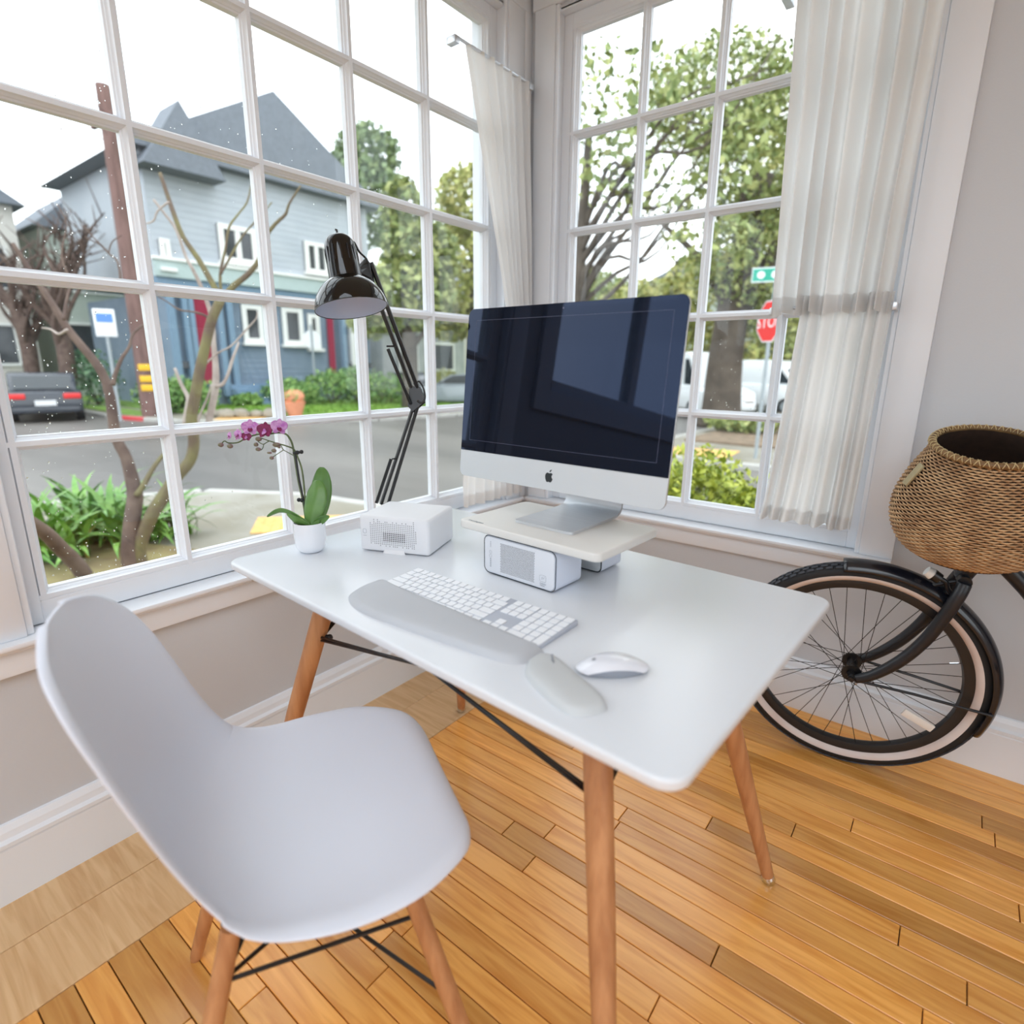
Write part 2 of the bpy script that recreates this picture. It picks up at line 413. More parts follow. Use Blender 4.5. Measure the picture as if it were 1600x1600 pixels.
def smoothpath(pts, k=4):
    """Catmull-Rom through points (any dimension)"""
    P = [np.array(p, float) for p in pts]; out = []
    for i in range(len(P) - 1):
        p0 = P[max(i - 1, 0)]; p1 = P[i]; p2 = P[i + 1]; p3 = P[min(i + 2, len(P) - 1)]
        for j in range(k):
            t = j / k
            out.append(0.5 * ((2 * p1) + (-p0 + p2) * t + (2 * p0 - 5 * p1 + 4 * p2 - p3) * t * t + (-p0 + 3 * p1 - 3 * p2 + p3) * t ** 3))
    out.append(P[-1]); return out
def ray(px, py): return CX * ((px - 800) / FPX) - CU * ((py - 800) / FPX) + CF
def at_depth(px, py, d): return CP + ray(px, py) * d          # a point of the place, d metres in front of the lens
def on_z(px, py, z): r = ray(px, py); return CP + r * ((z - CP.z) / r.z)
def on_x(px, py, x): r = ray(px, py); return CP + r * ((x - CP.x) / r.x)
def on_y(px, py, y): r = ray(px, py); return CP + r * ((y - CP.y) / r.y)
def at_dist(px, py, d): r = ray(px, py); return CP + r * (d / math.hypot(r.x, r.y))   # horizontal distance

def copy_thing(o, loc, rz):
    c = o.copy(); COL.objects.link(c); c.location = loc; c.rotation_euler = (0, 0, rz)
    for ch in list(o.children):
        d = ch.copy(); COL.objects.link(d); d.parent = c
        for g in list(ch.children):
            e = g.copy(); COL.objects.link(e); e.parent = d
    return c

#SECTION room
# ================================================================== ROOM SHELL
XL, YR = -1.545, 2.088          # inner faces of the left-hand and right-hand walls
ZC = 2.70
WT = 0.16
XE, YS = 3.2, -3.2              # the far ends of the room, behind the camera
ROWS = [0.6715 + 0.3455 * i for i in range(6)]          # glazing bar heights
LC = [0.3175 + 0.3143 * i for i in range(6)]            # window_1 glazing bars (y)
RC = [-1.353 + 0.2777 * i for i in range(5)]            # window_2 glazing bars (x)

# floor: one slab with the boards on it
fl = MB().box(XL - WT, YS - WT, -0.12, XE + WT, YR + WT, -0.014).build('floor', M['wicker_dark'], fixn=False)
fl['kind'] = 'structure'
def board(x0, y0, x1, y1, m, me_cache={}):
    key = (round(x1 - x0, 3), round(y1 - y0, 3), m.name)
    if key not in me_cache:
        g = 0.0011
        me_cache[key] = MB().box(g, g, -0.012, x1 - x0 - g, y1 - y0 - g, 0).mesh('board', m, bevel=0.0012, bseg=1)
    o = put('floor_board', me_cache[key], m, fl, (x0, y0, 0))
    return o
PB = 0.058
lens = [0.55, 0.75, 0.95, 1.15, 1.35]
far_mb = MB()
bx0 = XL + 0.34
y = YR - 0.13
row = 0
board(XL + 0.005, -1.6, bx0 - 0.19, YR - 0.005, M['plank_border'])
board(bx0 - 0.19, -1.6, bx0, YR - 0.005, M['plank_border'])
for i_, (a_, b_) in enumerate(((bx0, 0.52), (0.52, 1.9))):
    board(a_, YR - 0.065, b_, YR - 0.005, M['plank'])
    board(a_, YR - 0.13, b_, YR - 0.065, M['plank'])
while y - PB > -0.75:
    x = bx0; first = True
    while x < 1.75:
        l = random.choice(lens) * (random.uniform(0.35, 1) if first else 1); first = False
        x2 = min(x + l, 1.9)
        if 1.9 - x2 < 0.2: x2 = 1.9
        board(x, y - PB, x2, y, M['plank']); x = x2
    y -= PB; row += 1
yend = y
y = yend
while y > YS:
    x = XL
    while x < XE:
        l = random.choice(lens) * 1.4; far_mb.box(x + 0.001, max(y - PB, YS) + 0.001, -0.012, min(x + l, XE) - 0.001, y - 0.001, 0); x += l
    y -= PB
y = YR - 0.005
while y > yend:
    x = 1.9
    while x < XE:
        l = random.choice(lens); far_mb.box(x + 0.001, max(y - PB, yend) + 0.001, -0.012, min(x + l, XE) - 0.001, y - 0.001, 0); x += l
    y -= PB
ob = far_mb.build('floor_board_area', M['plank'], fl, fixn=False); ob['kind'] = 'stuff'

def struct(name, mb, m, **k):
    o = mb.build(name, m, **k); o['kind'] = 'structure'; return o
# left wall with window_1 opening (y 0.27..1.94, z 0.61..2.45) and window_3 opening further back
w = MB()
w.box(XL - WT, YS, -0.12, XL, YR + WT, 0.602)
w.box(XL - WT, 1.945, 0.602, XL, YR + WT, ZC)
w.box(XL - WT, -0.02, 0.602, XL, 0.262, ZC)
w.box(XL - WT, 0.262, 2.455, XL, 1.945, ZC)
w.box(XL - WT, -1.72, 0.602, XL, -0.02, 1.30)
w.box(XL - WT, -1.72, 2.455, XL, -0.02, ZC)
w.box(XL - WT, YS, 0.602, XL, -1.72, ZC)
struct('wall_left', w, M['wall'], fixn=False)
w = MB()
w.box(XL, YR, -0.12, XE + WT, YR + WT, 0.602)
w.box(XL, YR, 0.602, -1.41, YR + WT, ZC)
w.box(-0.185, YR, 0.602, XE + WT, YR + WT, ZC)
w.box(-1.41, YR, 2.455, -0.185, YR + WT, ZC)
struct('wall_right', w, M['wall'], fixn=False)
# the two walls behind the camera, each with a large window opening
w = MB()
w.box(XL - WT, YS - WT, -0.12, XE + WT, YS, 0.9); w.box(XL - WT, YS - WT, 2.4, XE + WT, YS, ZC)
w.box(XL - WT, YS - WT, 0.9, -0.9, YS, 2.4); w.box(1.4, YS - WT, 0.9, XE + WT, YS, 2.4)
struct('wall_back', w, M['wall'], fixn=False)
w = MB()
w.box(XE, YS, -0.12, XE + WT, YR + WT, 0.5); w.box(XE, YS, 2.4, XE + WT, YR + WT, ZC)
w.box(XE, YS, 0.5, XE + WT, -1.9, 2.4); w.box(XE, 0.9, 0.5, XE + WT, YR + WT, 2.4)
struct('wall_side', w, M['wall'], fixn=False)
struct('ceiling', MB().box(XL - WT, YS - WT, ZC, XE + WT, YR + WT, ZC + 0.12), M['ceiling'], fixn=False)

# skirting boards, moulded along the top
def skirting(name, ax, a0, a1, face, out):
    prof = [(0.000, 0.0), (0.020, 0.0), (0.020, 0.132), (0.017, 0.136), (0.024, 0.140), (0.024, 0.150), (0.015, 0.156), (0.013, 0.172), (0.006, 0.186), (0.0, 0.188)]
    mb = MB(); vs = []
    for a in (a0, a1):
        for d, z in prof: vs.append((face + out * d, a, z) if ax == 'y' else (a, face + out * d, z))
    n = len(prof); mb.add(vs, [(i, (i + 1) % n, n + (i + 1) % n, n + i) for i in range(n)] + [tuple(range(n)), tuple(range(2 * n - 1, n - 1, -1))])
    return struct(name, mb, M['trim'])
skirting('baseboard_left', 'y', YS, YR, XL, 1)
skirting('baseboard_right', 'x', XL + 0.02, XE, YR, -1)

# ---- window 1 and 2: sill, apron, casings, sash with bars, panes
# local frame: a along the wall, b outward through the wall, z up
def window(name, mtx, a0, a1, bars, rows, opening, drops, extra):
    win = bpy.data.objects.new(name, None); COL.objects.link(win); win['kind'] = 'structure'
    def P(nm, mb, m=M['trim'], **k):
        mb.v = [tuple(mtx @ Vector(p)) for p in mb.v]; return mb.build(nm, m, win, **k)
    bf, bg_ = 0.035, 0.062            # front face of the bars, plane of the glass
    # sash stiles and rails with stepped inner edge
    for nm, (x0, z0, x1, z1) in dict(left_stile=(bars[0] - 0.050, rows[0] - 0.062, bars[0] - 0.012, rows[-1] + 0.05), right_stile=(bars[-1] + 0.012, rows[0] - 0.062, bars[-1] + 0.050, rows[-1] + 0.05)).items():
        P('sash_stile', MB().box(x0, bf, z0, x1, bf + 0.05, z1), bevel=0.002, bseg=1)
    P('bottom_rail', MB().box(bars[0] - 0.012, bf, rows[0] - 0.062, bars[-1] + 0.012, bf + 0.05, rows[0] - 0.008), bevel=0.002, bseg=1)
    P('top_rail', MB().box(bars[0] - 0.012, bf, rows[-1] + 0.010, bars[-1] + 0.012, bf + 0.05, rows[-1] + 0.05), bevel=0.002, bseg=1)
    # bar profile: half-widths at depth (front flat, ovolo, fillet at the glass)
    pr = [(0.0055, bf), (0.0060, bf + 0.004), (0.0075, bf + 0.008), (0.0110, bf + 0.013), (0.0115, bf + 0.017), (0.0150, bf + 0.020), (0.0150, bg_ + 0.012)]
    def bar(nm, c, lo, hi, vertical):
        q_ = 0.0 if (vertical and nm == 'glazing_bar') else (0.0005 if nm == 'glazing_bar' else (0.0009 if vertical else 0.0014))
        sec = [(-h, b + q_) for h, b in pr] + [(h, b + q_) for h, b in reversed(pr)]
        n = len(sec); vs = []
        for e in (lo, hi):
            for h, b in sec: vs.append((c + h, b, e) if vertical else (e, b, c + h))
        mb = MB().add(vs, [(i, (i + 1) % n, n + (i + 1) % n, n + i) for i in range(n)] + [tuple(range(n)), tuple(range(2 * n - 1, n - 1, -1))])
        P(nm, mb, smooth=False)
    for c in bars[1:-1]: bar('glazing_bar', c, rows[0] - 0.01, rows[-1] + 0.012, True)
    for c in rows[1:-1]: bar('glazing_bar', c, bars[0] - 0.014, bars[-1] + 0.014, False)
    # glazing beads round the outside of the whole sash
    bar('glazing_bead', bars[0] - 0.004, rows[0] - 0.018, rows[-1] + 0.02, True); bar('glazing_bead', bars[-1] + 0.004, rows[0] - 0.018, rows[-1] + 0.012, True)
    bar('glazing_bead', rows[0] - 0.002, bars[0] - 0.020, bars[-1] + 0.020, False); bar('glazing_bead', rows[-1] + 0.004, bars[0] - 0.020, bars[-1] + 0.020, False)
    for i in range(len(bars) - 1):
        for j in range(len(rows) - 1):
            P('pane', MB().box(bars[i] + 0.004, bg_, rows[j] + 0.004, bars[i + 1] - 0.004, bg_ + 0.003, rows[j + 1] - 0.004), M['glass'], fixn=False)
            k = drops(i, j)
            if k:
                mb = MB()
                for _ in range(k):
                    a = random.uniform(bars[i] + 0.015, bars[i + 1] - 0.015); z = random.uniform(rows[j] + 0.015, rows[j + 1] - 0.015)
                    if random.random() < 0.5: z = rows[j] + 0.015 + (z - rows[j]) * random.random()
                    r = random.choice([0.0006, 0.0009, 0.0009, 0.0013, 0.0018])
                    mb.ball((a, bg_ + 0.0032, z), r, 0.0009, r * random.uniform(1, 1.6), 6, 4)
                o = P('rain_drops', mb, M['drop'], smooth=True, angle=0); o['kind'] = 'stuff'
    o0, o1 = opening
    # jambs lining the opening, head
    P('jamb', MB().box(o0 - 0.001, 0.0, 0.60, bars[0] - 0.050, WT, 2.46)); P('jamb', MB().box(bars[-1] + 0.050, 0.0, 0.60, o1 + 0.001, WT, 2.46))
    P('head', MB().box(o0, 0.0, rows[-1] + 0.05, o1, WT, 2.46)); P('sill_base', MB().box(o0, 0.004, 0.59, o1, WT + 0.05, rows[0] - 0.066))
    # inside stool with rounded nosing in two steps, apron below
    s0, s1 = extra['sill']
    P('stool', MB().box(s0, -0.046, 0.597, s1, 0.034, 0.6095), bevel=0.003)
    P('stool_moulding', MB().box(s0 + 0.004, -0.038, 0.589, s1 - 0.004, 0.0, 0.598), bevel=0.002, bseg=1)
    P('apron', MB().box(s0 + 0.01, -0.020, 0.530, s1 - 0.01, 0.0, 0.590), bevel=0.003)
    for c0, c1 in extra['casings']:
        P('casing', MB().box(c0, -0.020, 0.6095, c1, 0.0, 2.47), bevel=0.003)
        inner = c1 if abs(c1 - o0) < abs(c0 - o1) else c0
        sgn = 1 if inner == c1 else -1
        P('casing_bead', MB().box(min(inner, inner + sgn * 0.014), -0.012, 0.6095, max(inner, inner + sgn * 0.014), 0.0, 2.47), bevel=0.002, bseg=1)
    P('head_casing', MB().box(extra['head'][0], -0.022, 2.47, extra['head'][1], 0.0, 2.56), bevel=0.003)
    return win
mL = frame_mtx((XL, 0, 0), (0, 1, 0), (-1, 0, 0), (0, 0, 1))
mR = frame_mtx((0, YR, 0), (1, 0, 0), (0, 1, 0), (0, 0, 1))
dL = lambda i, j: {(0, 0): 130, (0, 1): 120, (0, 2): 90, (0, 3): 110, (1, 2): 30, (1, 3): 40, (1, 0): 12, (0, 4): 60, (1, 1): 14, (2, 2): 14, (2, 3): 20, (3, 2): 8, (3, 3): 10}.get((i, j), 4)
window('window_1', mL, 0.26, 1.94, LC, ROWS, (0.262, 1.945), dL, dict(sill=(0.17, 2.04), casings=((0.17, 0.262), (1.945, 2.04)), head=(0.15, 2.07)))
window('window_2', mR, -1.41, -0.18, RC, ROWS, (-1.41, -0.185), lambda i, j: {(2, 1): 45, (2, 2): 10, (1, 2): 6}.get((i, j), 2), dict(sill=(-1.50, -0.094), casings=((-1.50, -1.41), (-0.185, -0.094)), head=(-1.51, -0.08)))

# window_3 on the left-hand wall behind the camera (seen in the dark screen), and the two rear windows
def plain_window(name, mtx, a0, a1, z0, z1, mull):
    win = bpy.data.objects.new(name, None); COL.objects.link(win); win['kind'] = 'structure'
    def P(nm, mb, m=M['trim'], **k):
        mb.v = [tuple(mtx @ Vector(p)) for p in mb.v]; return mb.build(nm, m, win, **k)
    fr = 0.055
    P('frame_side', MB().box(a0, 0.02, z0, a0 + fr, 0.08, z1)); P('frame_side', MB().box(a1 - fr, 0.02, z0, a1, 0.08, z1))
    P('frame_rail', MB().box(a0, 0.02, z0, a1, 0.08, z0 + fr)); P('frame_rail', MB().box(a0, 0.02, z1 - fr, a1, 0.08, z1))
    ed = [a0 + fr] + mull + [a1 - fr]
    for c in mull: P('mullion', MB().box(c - 0.03, 0.02, z0 + fr, c + 0.03, 0.08, z1 - fr))
    for p, q in zip(ed[:-1], ed[1:]): P('pane', MB().box(p, 0.05, z0 + fr, q, 0.053, z1 - fr), M['glass'], fixn=False)
    P('casing', MB().box(a0 - 0.09, -0.02, z0 - 0.09, a0, 0, z1 + 0.09)); P('casing', MB().box(a1, -0.02, z0 - 0.09, a1 + 0.09, 0, z1 + 0.09))
    P('apron', MB().box(a0, -0.02, z0 - 0.09, a1, 0, z0)); P('head_casing', MB().box(a0, -0.02, z1, a1, 0, z1 + 0.09))
plain_window('window_3', mL, -1.72, -0.02, 1.30, 2.455, [-0.75])
plain_window('window_4', frame_mtx((0, YS, 0), (1, 0, 0), (0, -1, 0), (0, 0, 1)), -0.9, 1.4, 0.9, 2.4, [0.27])
plain_window('window_5', frame_mtx((XE, 0, 0), (0, 1, 0), (1, 0, 0), (0, 0, 1)), -1.9, 0.9, 0.5, 2.4, [-0.97, -0.03])
# corner board between the two windows
struct('trim_1', MB().box(XL, 2.042, 0.60, XL + 0.020, YR, ZC - 0.002), M['trim'], bevel=0.002)
# made-up ceiling panels that house the added fill lights
for i, (x, y, sx, sy) in enumerate(((0.6, -1.0, 2.5, 1.7), (0.3, -2.5, 1.9, 1.1))):
    t = thing('added_fill_panel', ('larger' if i == 0 else 'smaller') + ' slim white made-up ceiling panel for the added fill light behind the desk view', 'lamp', (x, y, ZC))
    fr = MB(); fr.box(-sx / 2, -sy / 2, -0.05, sx / 2, -sy / 2 + 0.05, 0); fr.box(-sx / 2, sy / 2 - 0.05, -0.05, sx / 2, sy / 2, 0)
    fr.box(-sx / 2, -sy / 2, -0.05, -sx / 2 + 0.05, sy / 2, 0); fr.box(sx / 2 - 0.05, -sy / 2, -0.05, sx / 2, sy / 2, 0)
    fr.build('housing', M['trim'], t)
    MB().box(-sx / 2 + 0.05, -sy / 2 + 0.05, -0.02, sx / 2 - 0.05, sy / 2 - 0.05, -0.01).build('diffuser', M['ceiling'], t)

#SECTION table
# ================================================================== TABLE
TO = Vector((-1.3115, 0.6009, 0)); TR = math.radians(-3.17); TL, TW, TZ = 1.134, 0.711, 0.74
TX = Vector((math.cos(TR), math.sin(TR), 0)); TY = Vector((-TX.y, TX.x, 0))
def T(a, b, z=TZ): return TO + TX * a + TY * b + Vector((0, 0, z))
table = thing('dining_table', 'white rectangular table with tapered wooden legs and black wire bracing', 'table', TO, TR)
MB().prism([(x + TL / 2, y + TW / 2) for x, y in rrect(TL, TW, 0.035, 8)], TZ - 0.018, TZ).build('tabletop', M['table'], table, bevel=0.0055, bseg=4)
FT = [(0.042, -0.007), (1.092, -0.007), (1.092, 0.718), (0.042, 0.718)]
def inset(f, t): return (f[0] + (0.165 if f[0] < .5 else -0.165) * t, f[1] + (0.165 if f[1] < .3 else -0.165) * t)
def legp(f, z): a, b = inset(f, z / 0.72); return Vector((a, b, z))
for f in FT:
    lg = MB(); p0, p1 = legp(f, 0.018), legp(f, 0.722)
    lg.tube([p0, p0.lerp(p1, 0.02), p0.lerp(p1, 0.5), p0.lerp(p1, 0.93), p1], [0.0135, 0.0145, 0.021, 0.0235, 0.022], 20)
    leg = lg.build('leg', M['beech'], table, smooth=True, angle=50)
    ft = MB(); ft.tube([legp(f, 0.0), legp(f, 0.006), legp(f, 0.016), legp(f, 0.022)], [0.013, 0.0155, 0.0155, 0.0125], 16)
    put('glide', ft.mesh('glide', M['chrome'], smooth=True), M['chrome'], leg)
    pl = MB().box(-0.03, -0.03, 0.716, 0.03, 0.03, 0.722); pm = pl.mesh('mounting_plate', M['blackmetal'])
    q = legp(f, 0.72); put('mounting_plate', pm, M['blackmetal'], leg, (q.x, q.y, 0))
ZB = 0.556
def wire(a, b, sag, n=10):
    """a pair of black wires from leg to leg, rising to the table underside in the middle"""
    pts = []
    mid = (a + b) / 2; mid.z = 0.626 if (a - b).length > 0.6 else 0.706
    m1 = a.lerp(mid, 0.97); m2 = b.lerp(mid, 0.97)
    return [a, m1, m2, b]
ends = [legp(f, ZB) for f in FT]
for k in range(4):
    a, b = ends[k], ends[(k + 1) % 4]
    d = (b - a).normalized(); a2, b2 = a + d * 0.021, b - d * 0.021
    for dz in (0.004, -0.004):
        MB().tube(wire(a2 + Vector((0, 0, dz)), b2 + Vector((0, 0, dz)), 0), 0.0032, 8).build('brace_wire', M['blackmetal'], table, smooth=True, angle=0)
for f in FT:
    e = legp(f, ZB); c = Vector((TL / 2, TW / 2, ZB)); d = (c - e); d.z = 0; d.normalize()
    mb = MB().tube([e + d * 0.016, e + d * 0.036], 0.0065, 10); mb.ball(e + d * 0.034, 0.008, n=8, m=6)
    mb.build('brace_bolt', M['blackmetal'], table, smooth=True)

# ================================================================== CHAIR
CC = Vector((-0.762, 0.445, 0)); CD = math.radians(61.83)
chair = thing('shell_chair', 'white moulded plastic shell chair with wooden dowel legs in front of the table', 'chair', CC, CD - PI / 2)
# local: +y is where the sitter faces, x sideways
prof = [(0.236, 0.412), (0.225, 0.431), (0.195, 0.441), (0.12, 0.432), (0.03, 0.419), (-0.06, 0.412), (-0.125, 0.418), (-0.172, 0.440), (-0.200, 0.485), (-0.220, 0.55), (-0.238, 0.62), (-0.256, 0.69), (-0.272, 0.75), (-0.284, 0.795), (-0.291, 0.82)]
hw = [0.094, 0.161, 0.206, 0.248, 0.257, 0.244, 0.230, 0.220, 0.212, 0.206, 0.202, 0.194, 0.172, 0.124, 0.040]
lift = [0.000, 0.004, 0.010, 0.026, 0.042, 0.056, 0.074, 0.086, 0.082, 0.070, 0.060, 0.050, 0.036, 0.018, 0.004]
K = 6
prof = [((y - 0.02 * (z - 0.42) if (y < -0.15) else y) * 0.994, z * 1.061) for y, z in prof]
pp = smoothpath([(p[0], p[1], h * 1.008, l * 0.88) for p, h, l in zip(prof, hw, lift)], K)
def shell(u, v):
    i = v * (len(pp) - 1); i0 = min(int(i), len(pp) - 2); fr = i - i0
    p = pp[i0] * (1 - fr) + pp[i0 + 1] * fr
    q0 = pp[max(i0 - 8, 0)]; q1 = pp[min(i0 + 9, len(pp) - 1)]
    t = Vector((0, q1[0] - q0[0], q1[1] - q0[1])).normalized()
    n = Vector((0, -t.z, t.y)) if True else t
    if n.z < 0 and v < 0.3: n = -n
    n = Vector((0, t.z, -t.y))
    x = math.sin((u * 2 - 1) * PI / 2) if False else (u * 2 - 1)
    e = p[3] * (abs(x) ** 2.4)
    flare = 0.010 * max(0, (abs(x) - 0.9) / 0.1) ** 2
    return Vector((x * p[2], p[0], p[1])) + n * (e - flare)
sm = MB().grid(shell, 41, (len(prof) - 1) * 5 + 1).mesh('seat_shell', M['shell'], smooth=True, angle=0)
so = put('seat_shell', sm, M['shell'], chair)
md = so.modifiers.new('thick', 'SOLIDIFY'); md.thickness = 0.006; md.offset = 0
md = so.modifiers.new('sub', 'SUBSURF'); md.levels = 1; md.render_levels = 2
CFt = [(0.235, 0.22), (-0.235, 0.22), (-0.215, -0.245), (0.215, -0.245)]
CTp = [(0.135, 0.12), (-0.135, 0.12), (-0.125, -0.13), (0.125, -0.13)]
for (fx, fy), (tx, ty) in zip(CFt, CTp):
    p0, p1 = Vector((fx, fy, 0.0)), Vector((tx, ty, 0.402))
    lg = MB().tube([p0, p0.lerp(p1, 0.03), p0.lerp(p1, 0.5), p1], [0.010, 0.012, 0.0155, 0.0145], 16).build('leg', M['beech'], chair, smooth=True, angle=50)
    b = MB().tube([p0.lerp(p1, 0.80), Vector((tx * 0.6, ty * 0.6, 0.418))], 0.005, 8); b.tube([Vector((tx * 0.6, ty * 0.6, 0.418)), p1 + Vector((0, 0, 0.012))], 0.005, 8)
    b.build('bracket', M['blackmetal'], chair, smooth=True)
def cl(i, t): return Vector((*CFt[i], 0)).lerp(Vector((*CTp[i], 0.402)), t)
for a, b in ((0, 2), (1, 3), (0, 1), (2, 3), (0, 3), (1, 2)):
    z = 0.30 if (a, b) in ((0, 2), (1, 3)) else 0.8
    MB().tube([cl(a, 0.45), cl(b, 0.82 if z < 0.5 else 0.8)] if z < 0.5 else [cl(a, 0.82), cl(b, 0.82)], 0.0035, 8).build('brace_wire', M['blackmetal'], chair, smooth=True)
for x in (-0.1, 0.1): MB().tube([(x, 0.1, 0.418), (x, -0.1, 0.418)], 0.009, 10).build('seat_mount', M['blackmetal'], chair, smooth=True)

#SECTION desk
# ================================================================== ON THE TABLE
ZT = TZ + 0.0002
TRz = TR
# --- monitor stand: board, heater, rear box
t = thing('monitor_riser', 'cream rectangular monitor stand board holding up the big screen', 'monitor stand', T(0.617, 0.467, 0.832), TRz)
MB().prism(rrect(0.375, 0.243, 0.016, 6), 0, 0.018).build('board', M['board'], t, bevel=0.003, bseg=3)
def text_mesh(s, size, m, name, parent, mtx, extrude=0.0002, align='LEFT'):
    c = bpy.data.curves.new('txt', 'FONT'); c.body = s; c.size = size; c.extrude = extrude; c.align_x = align; c.resolution_u = 2
    o = bpy.data.objects.new('txt', c); COL.objects.link(o)
    dg = bpy.context.evaluated_depsgraph_get(); me = bpy.data.meshes.new_from_object(o.evaluated_get(dg))
    bpy.data.objects.remove(o); me.transform(mtx); me.materials.clear(); me.materials.append(m)
    return put(name, me, m, parent)
text_mesh('Kensington', 0.010, M['faint'], 'printed_name', t, Matrix.Translation((-0.165, -0.112, 0.0183)))

ht = thing('heater', 'small white and blue-grey fan heater with honeycomb grille under the stand front', 'heater', T(0.604, 0.399, ZT), TRz)
rot_front = frame_mtx((0, 0, 0), (1, 0, 0), (0, 0, 1), (0, -1, 0))   # local xy drawn on the front face
hb = MB().prism([(x, y + 0.0455) for x, y in rrect(0.198, 0.087, 0.015, 6)], 0.0, 0.09, frame_mtx((0, 0.045, 0.0), (1, 0, 0), (0, 0, 1), (0, -1, 0)))
hb.build('case', M['boxgrey'], ht, bevel=0.0012, bseg=1)
hf = MB().prism([(x, y + 0.0455) for x, y in rrect(0.193, 0.082, 0.013, 6)], 0.0, 0.0035, frame_mtx((0, -0.045, 0.0), (1, 0, 0), (0, 0, 1), (0, -1, 0)))
hf.build('front_panel', M['heatface'], ht, bevel=0.002)
ring = MB(); P = [Vector((x, -0.0462, y + 0.0455)) for x, y in rrect(0.1975, 0.0865, 0.015, 6)]
ring.tube(P, 0.0009, 6, closed=True); ring.build('trim_ring', M['logo'], ht, smooth=True)
gr = MB(); gx0, gx1, gz0, gz1 = -0.048, 0.046, 0.0135, 0.0785
px_ = 0.0033; k = 0; z = gz0
while z < gz1:
    x = gx0 + (px_ / 2 if k % 2 else 0)
    while x < gx1:
        gr.add([(x + 0.00108 * math.cos(a * PI / 3), -0.0487, z + 0.00108 * math.sin(a * PI / 3)) for a in range(6)], [(0, 1, 2, 3, 4, 5)]); x += px_
    z += px_ * 0.87; k += 1
o = gr.build('grille_holes', M['grey_hole'], ht, fixn=False); o['kind'] = 'stuff'
MB().box(gx0 - 0.001, -0.04862, gz0 - 0.001, gx1 + 0.001, -0.0485, gz1 + 0.001).build('grille_plate', M['heatface'], ht)
fm = lambda x, z: frame_mtx((x, -0.0488, z), (1, 0, 0), (0, 0, 1), (0, -1, 0))
ic = MB(); P = [Vector((0.068 + x, -0.0487, 0.027 + y)) for x, y in rrect(0.016, 0.014, 0.003, 3)]; ic.tube(P, 0.0003, 4, closed=True)
ic.tube([Vector((0.064, -0.0487, 0.024)), Vector((0.066, -0.0487, 0.030)), Vector((0.069, -0.0487, 0.026)), Vector((0.072, -0.0487, 0.031))], 0.0004, 4)
ic.build('badge', M['faint'], ht)
text_mesh('FreshView', 0.0038, M['faint'], 'printed_text', ht, fm(0.0605, 0.0145)); text_mesh('Wellness', 0.0034, M['faint'], 'printed_text', ht, fm(0.0605, 0.0105))
for i in range(4): MB().box(-0.079, -0.0488, 0.064 + i * 0.0035, -0.0765, -0.0484, 0.0655 + i * 0.0035).build('status_mark', M['faint'], ht)
for i in range(5): MB().box(-0.0795, -0.0488, 0.018 + i * 0.0042, -0.0762, -0.0484, 0.0205 + i * 0.0042).build('status_mark', M['faint'], ht)
for i, zz in enumerate((0.043, 0.052)): 
    c = MB(); c.tube([Vector((-0.078 + 0.0035 * math.cos(a), -0.0487, zz + 0.0035 * math.sin(a))) for a in np.linspace(0, 2 * PI, 12, endpoint=False)], 0.0003, 4, closed=True); c.build('touch_button', M['faint'], ht)

bx = thing('rear_support_box', 'pale blue-grey box supporting the back of the monitor stand', 'box', T(0.607, 0.556, ZT), TRz)
MB().prism([(x, y + 0.0455) for x, y in rrect(0.205, 0.087, 0.012, 6)], 0.0, 0.083, frame_mtx((0, 0.042, 0.0), (1, 0, 0), (0, 0, 1), (0, -1, 0))).build('case', M['boxgrey'], bx, bevel=0.0012, bseg=1)
MB().prism([(x, y + 0.0455) for x, y in rrect(0.201, 0.083, 0.011, 6)], 0.0, 0.0025, frame_mtx((0, -0.041, 0.0), (1, 0, 0), (0, 0, 1), (0, -1, 0))).build('front_panel', M['alu_chin'], bx, bevel=0.001)
MB().prism([(x, y + 0.0455) for x, y in rrect(0.2055, 0.0875, 0.0125, 6)], 0.0, 0.0012, frame_mtx((0, -0.0412, 0.0), (1, 0, 0), (0, 0, 1), (0, -1, 0))).build('trim_ring', M['logo'], bx)

# --- all-in-one computer
IM = thing('desktop_computer', 'all-in-one computer with dark screen and silver chin on an aluminium foot', 'computer', T(0.617, 0.50, 0.8502), math.radians(-2.75))
# screen plane frame, tilted back
ti = 0.1025
so_ = Vector((0.012, -0.083, 0.0850))
Mscr = frame_mtx(so_, (1, 0, 0), (0, math.sin(ti), math.cos(ti)), (0, -math.cos(ti), math.sin(ti)))
HG, HC, IW = 0.318, 0.0602, 0.528
body = [(x, y + (HG + HC) / 2) for x, y in rrect(IW, HG + HC, 0.016, 6)]
MB().prism(body, -0.006, -0.0005, Mscr).build('case_edge', M['alu'], IM, bevel=0.001, bseg=1)
def bulge(u, v):
    x = (u * 2 - 1); y = (v * 2 - 1); d = (max(0, 1 - abs(x) ** 2.4) * max(0, 1 - abs(y) ** 2.4)) ** 0.75
    return Mscr @ Vector((x * (IW / 2 - 0.004), (HG + HC) / 2 + y * ((HG + HC) / 2 - 0.004), -0.006 - 0.036 * d))
MB().grid(bulge, 25, 19).build('back_cover', M['alu'], IM, smooth=True)
def half(poly, top):
    out = [p for p in poly if (p[1] > HC) == top]
    if top: return out + [(-IW / 2, HC), (IW / 2, HC)]
    return [(IW / 2, HC), (-IW / 2, HC)] + out
tp = [p for p in body if p[1] > HC]; bt = [p for p in body if p[1] <= HC]
MB().prism(tp + [(-IW / 2, HC + 0.0004), (IW / 2, HC + 0.0004)], -0.0005, 0.0012, Mscr).build('screen_glass', M['screen'], IM, bevel=0.0004, bseg=1)
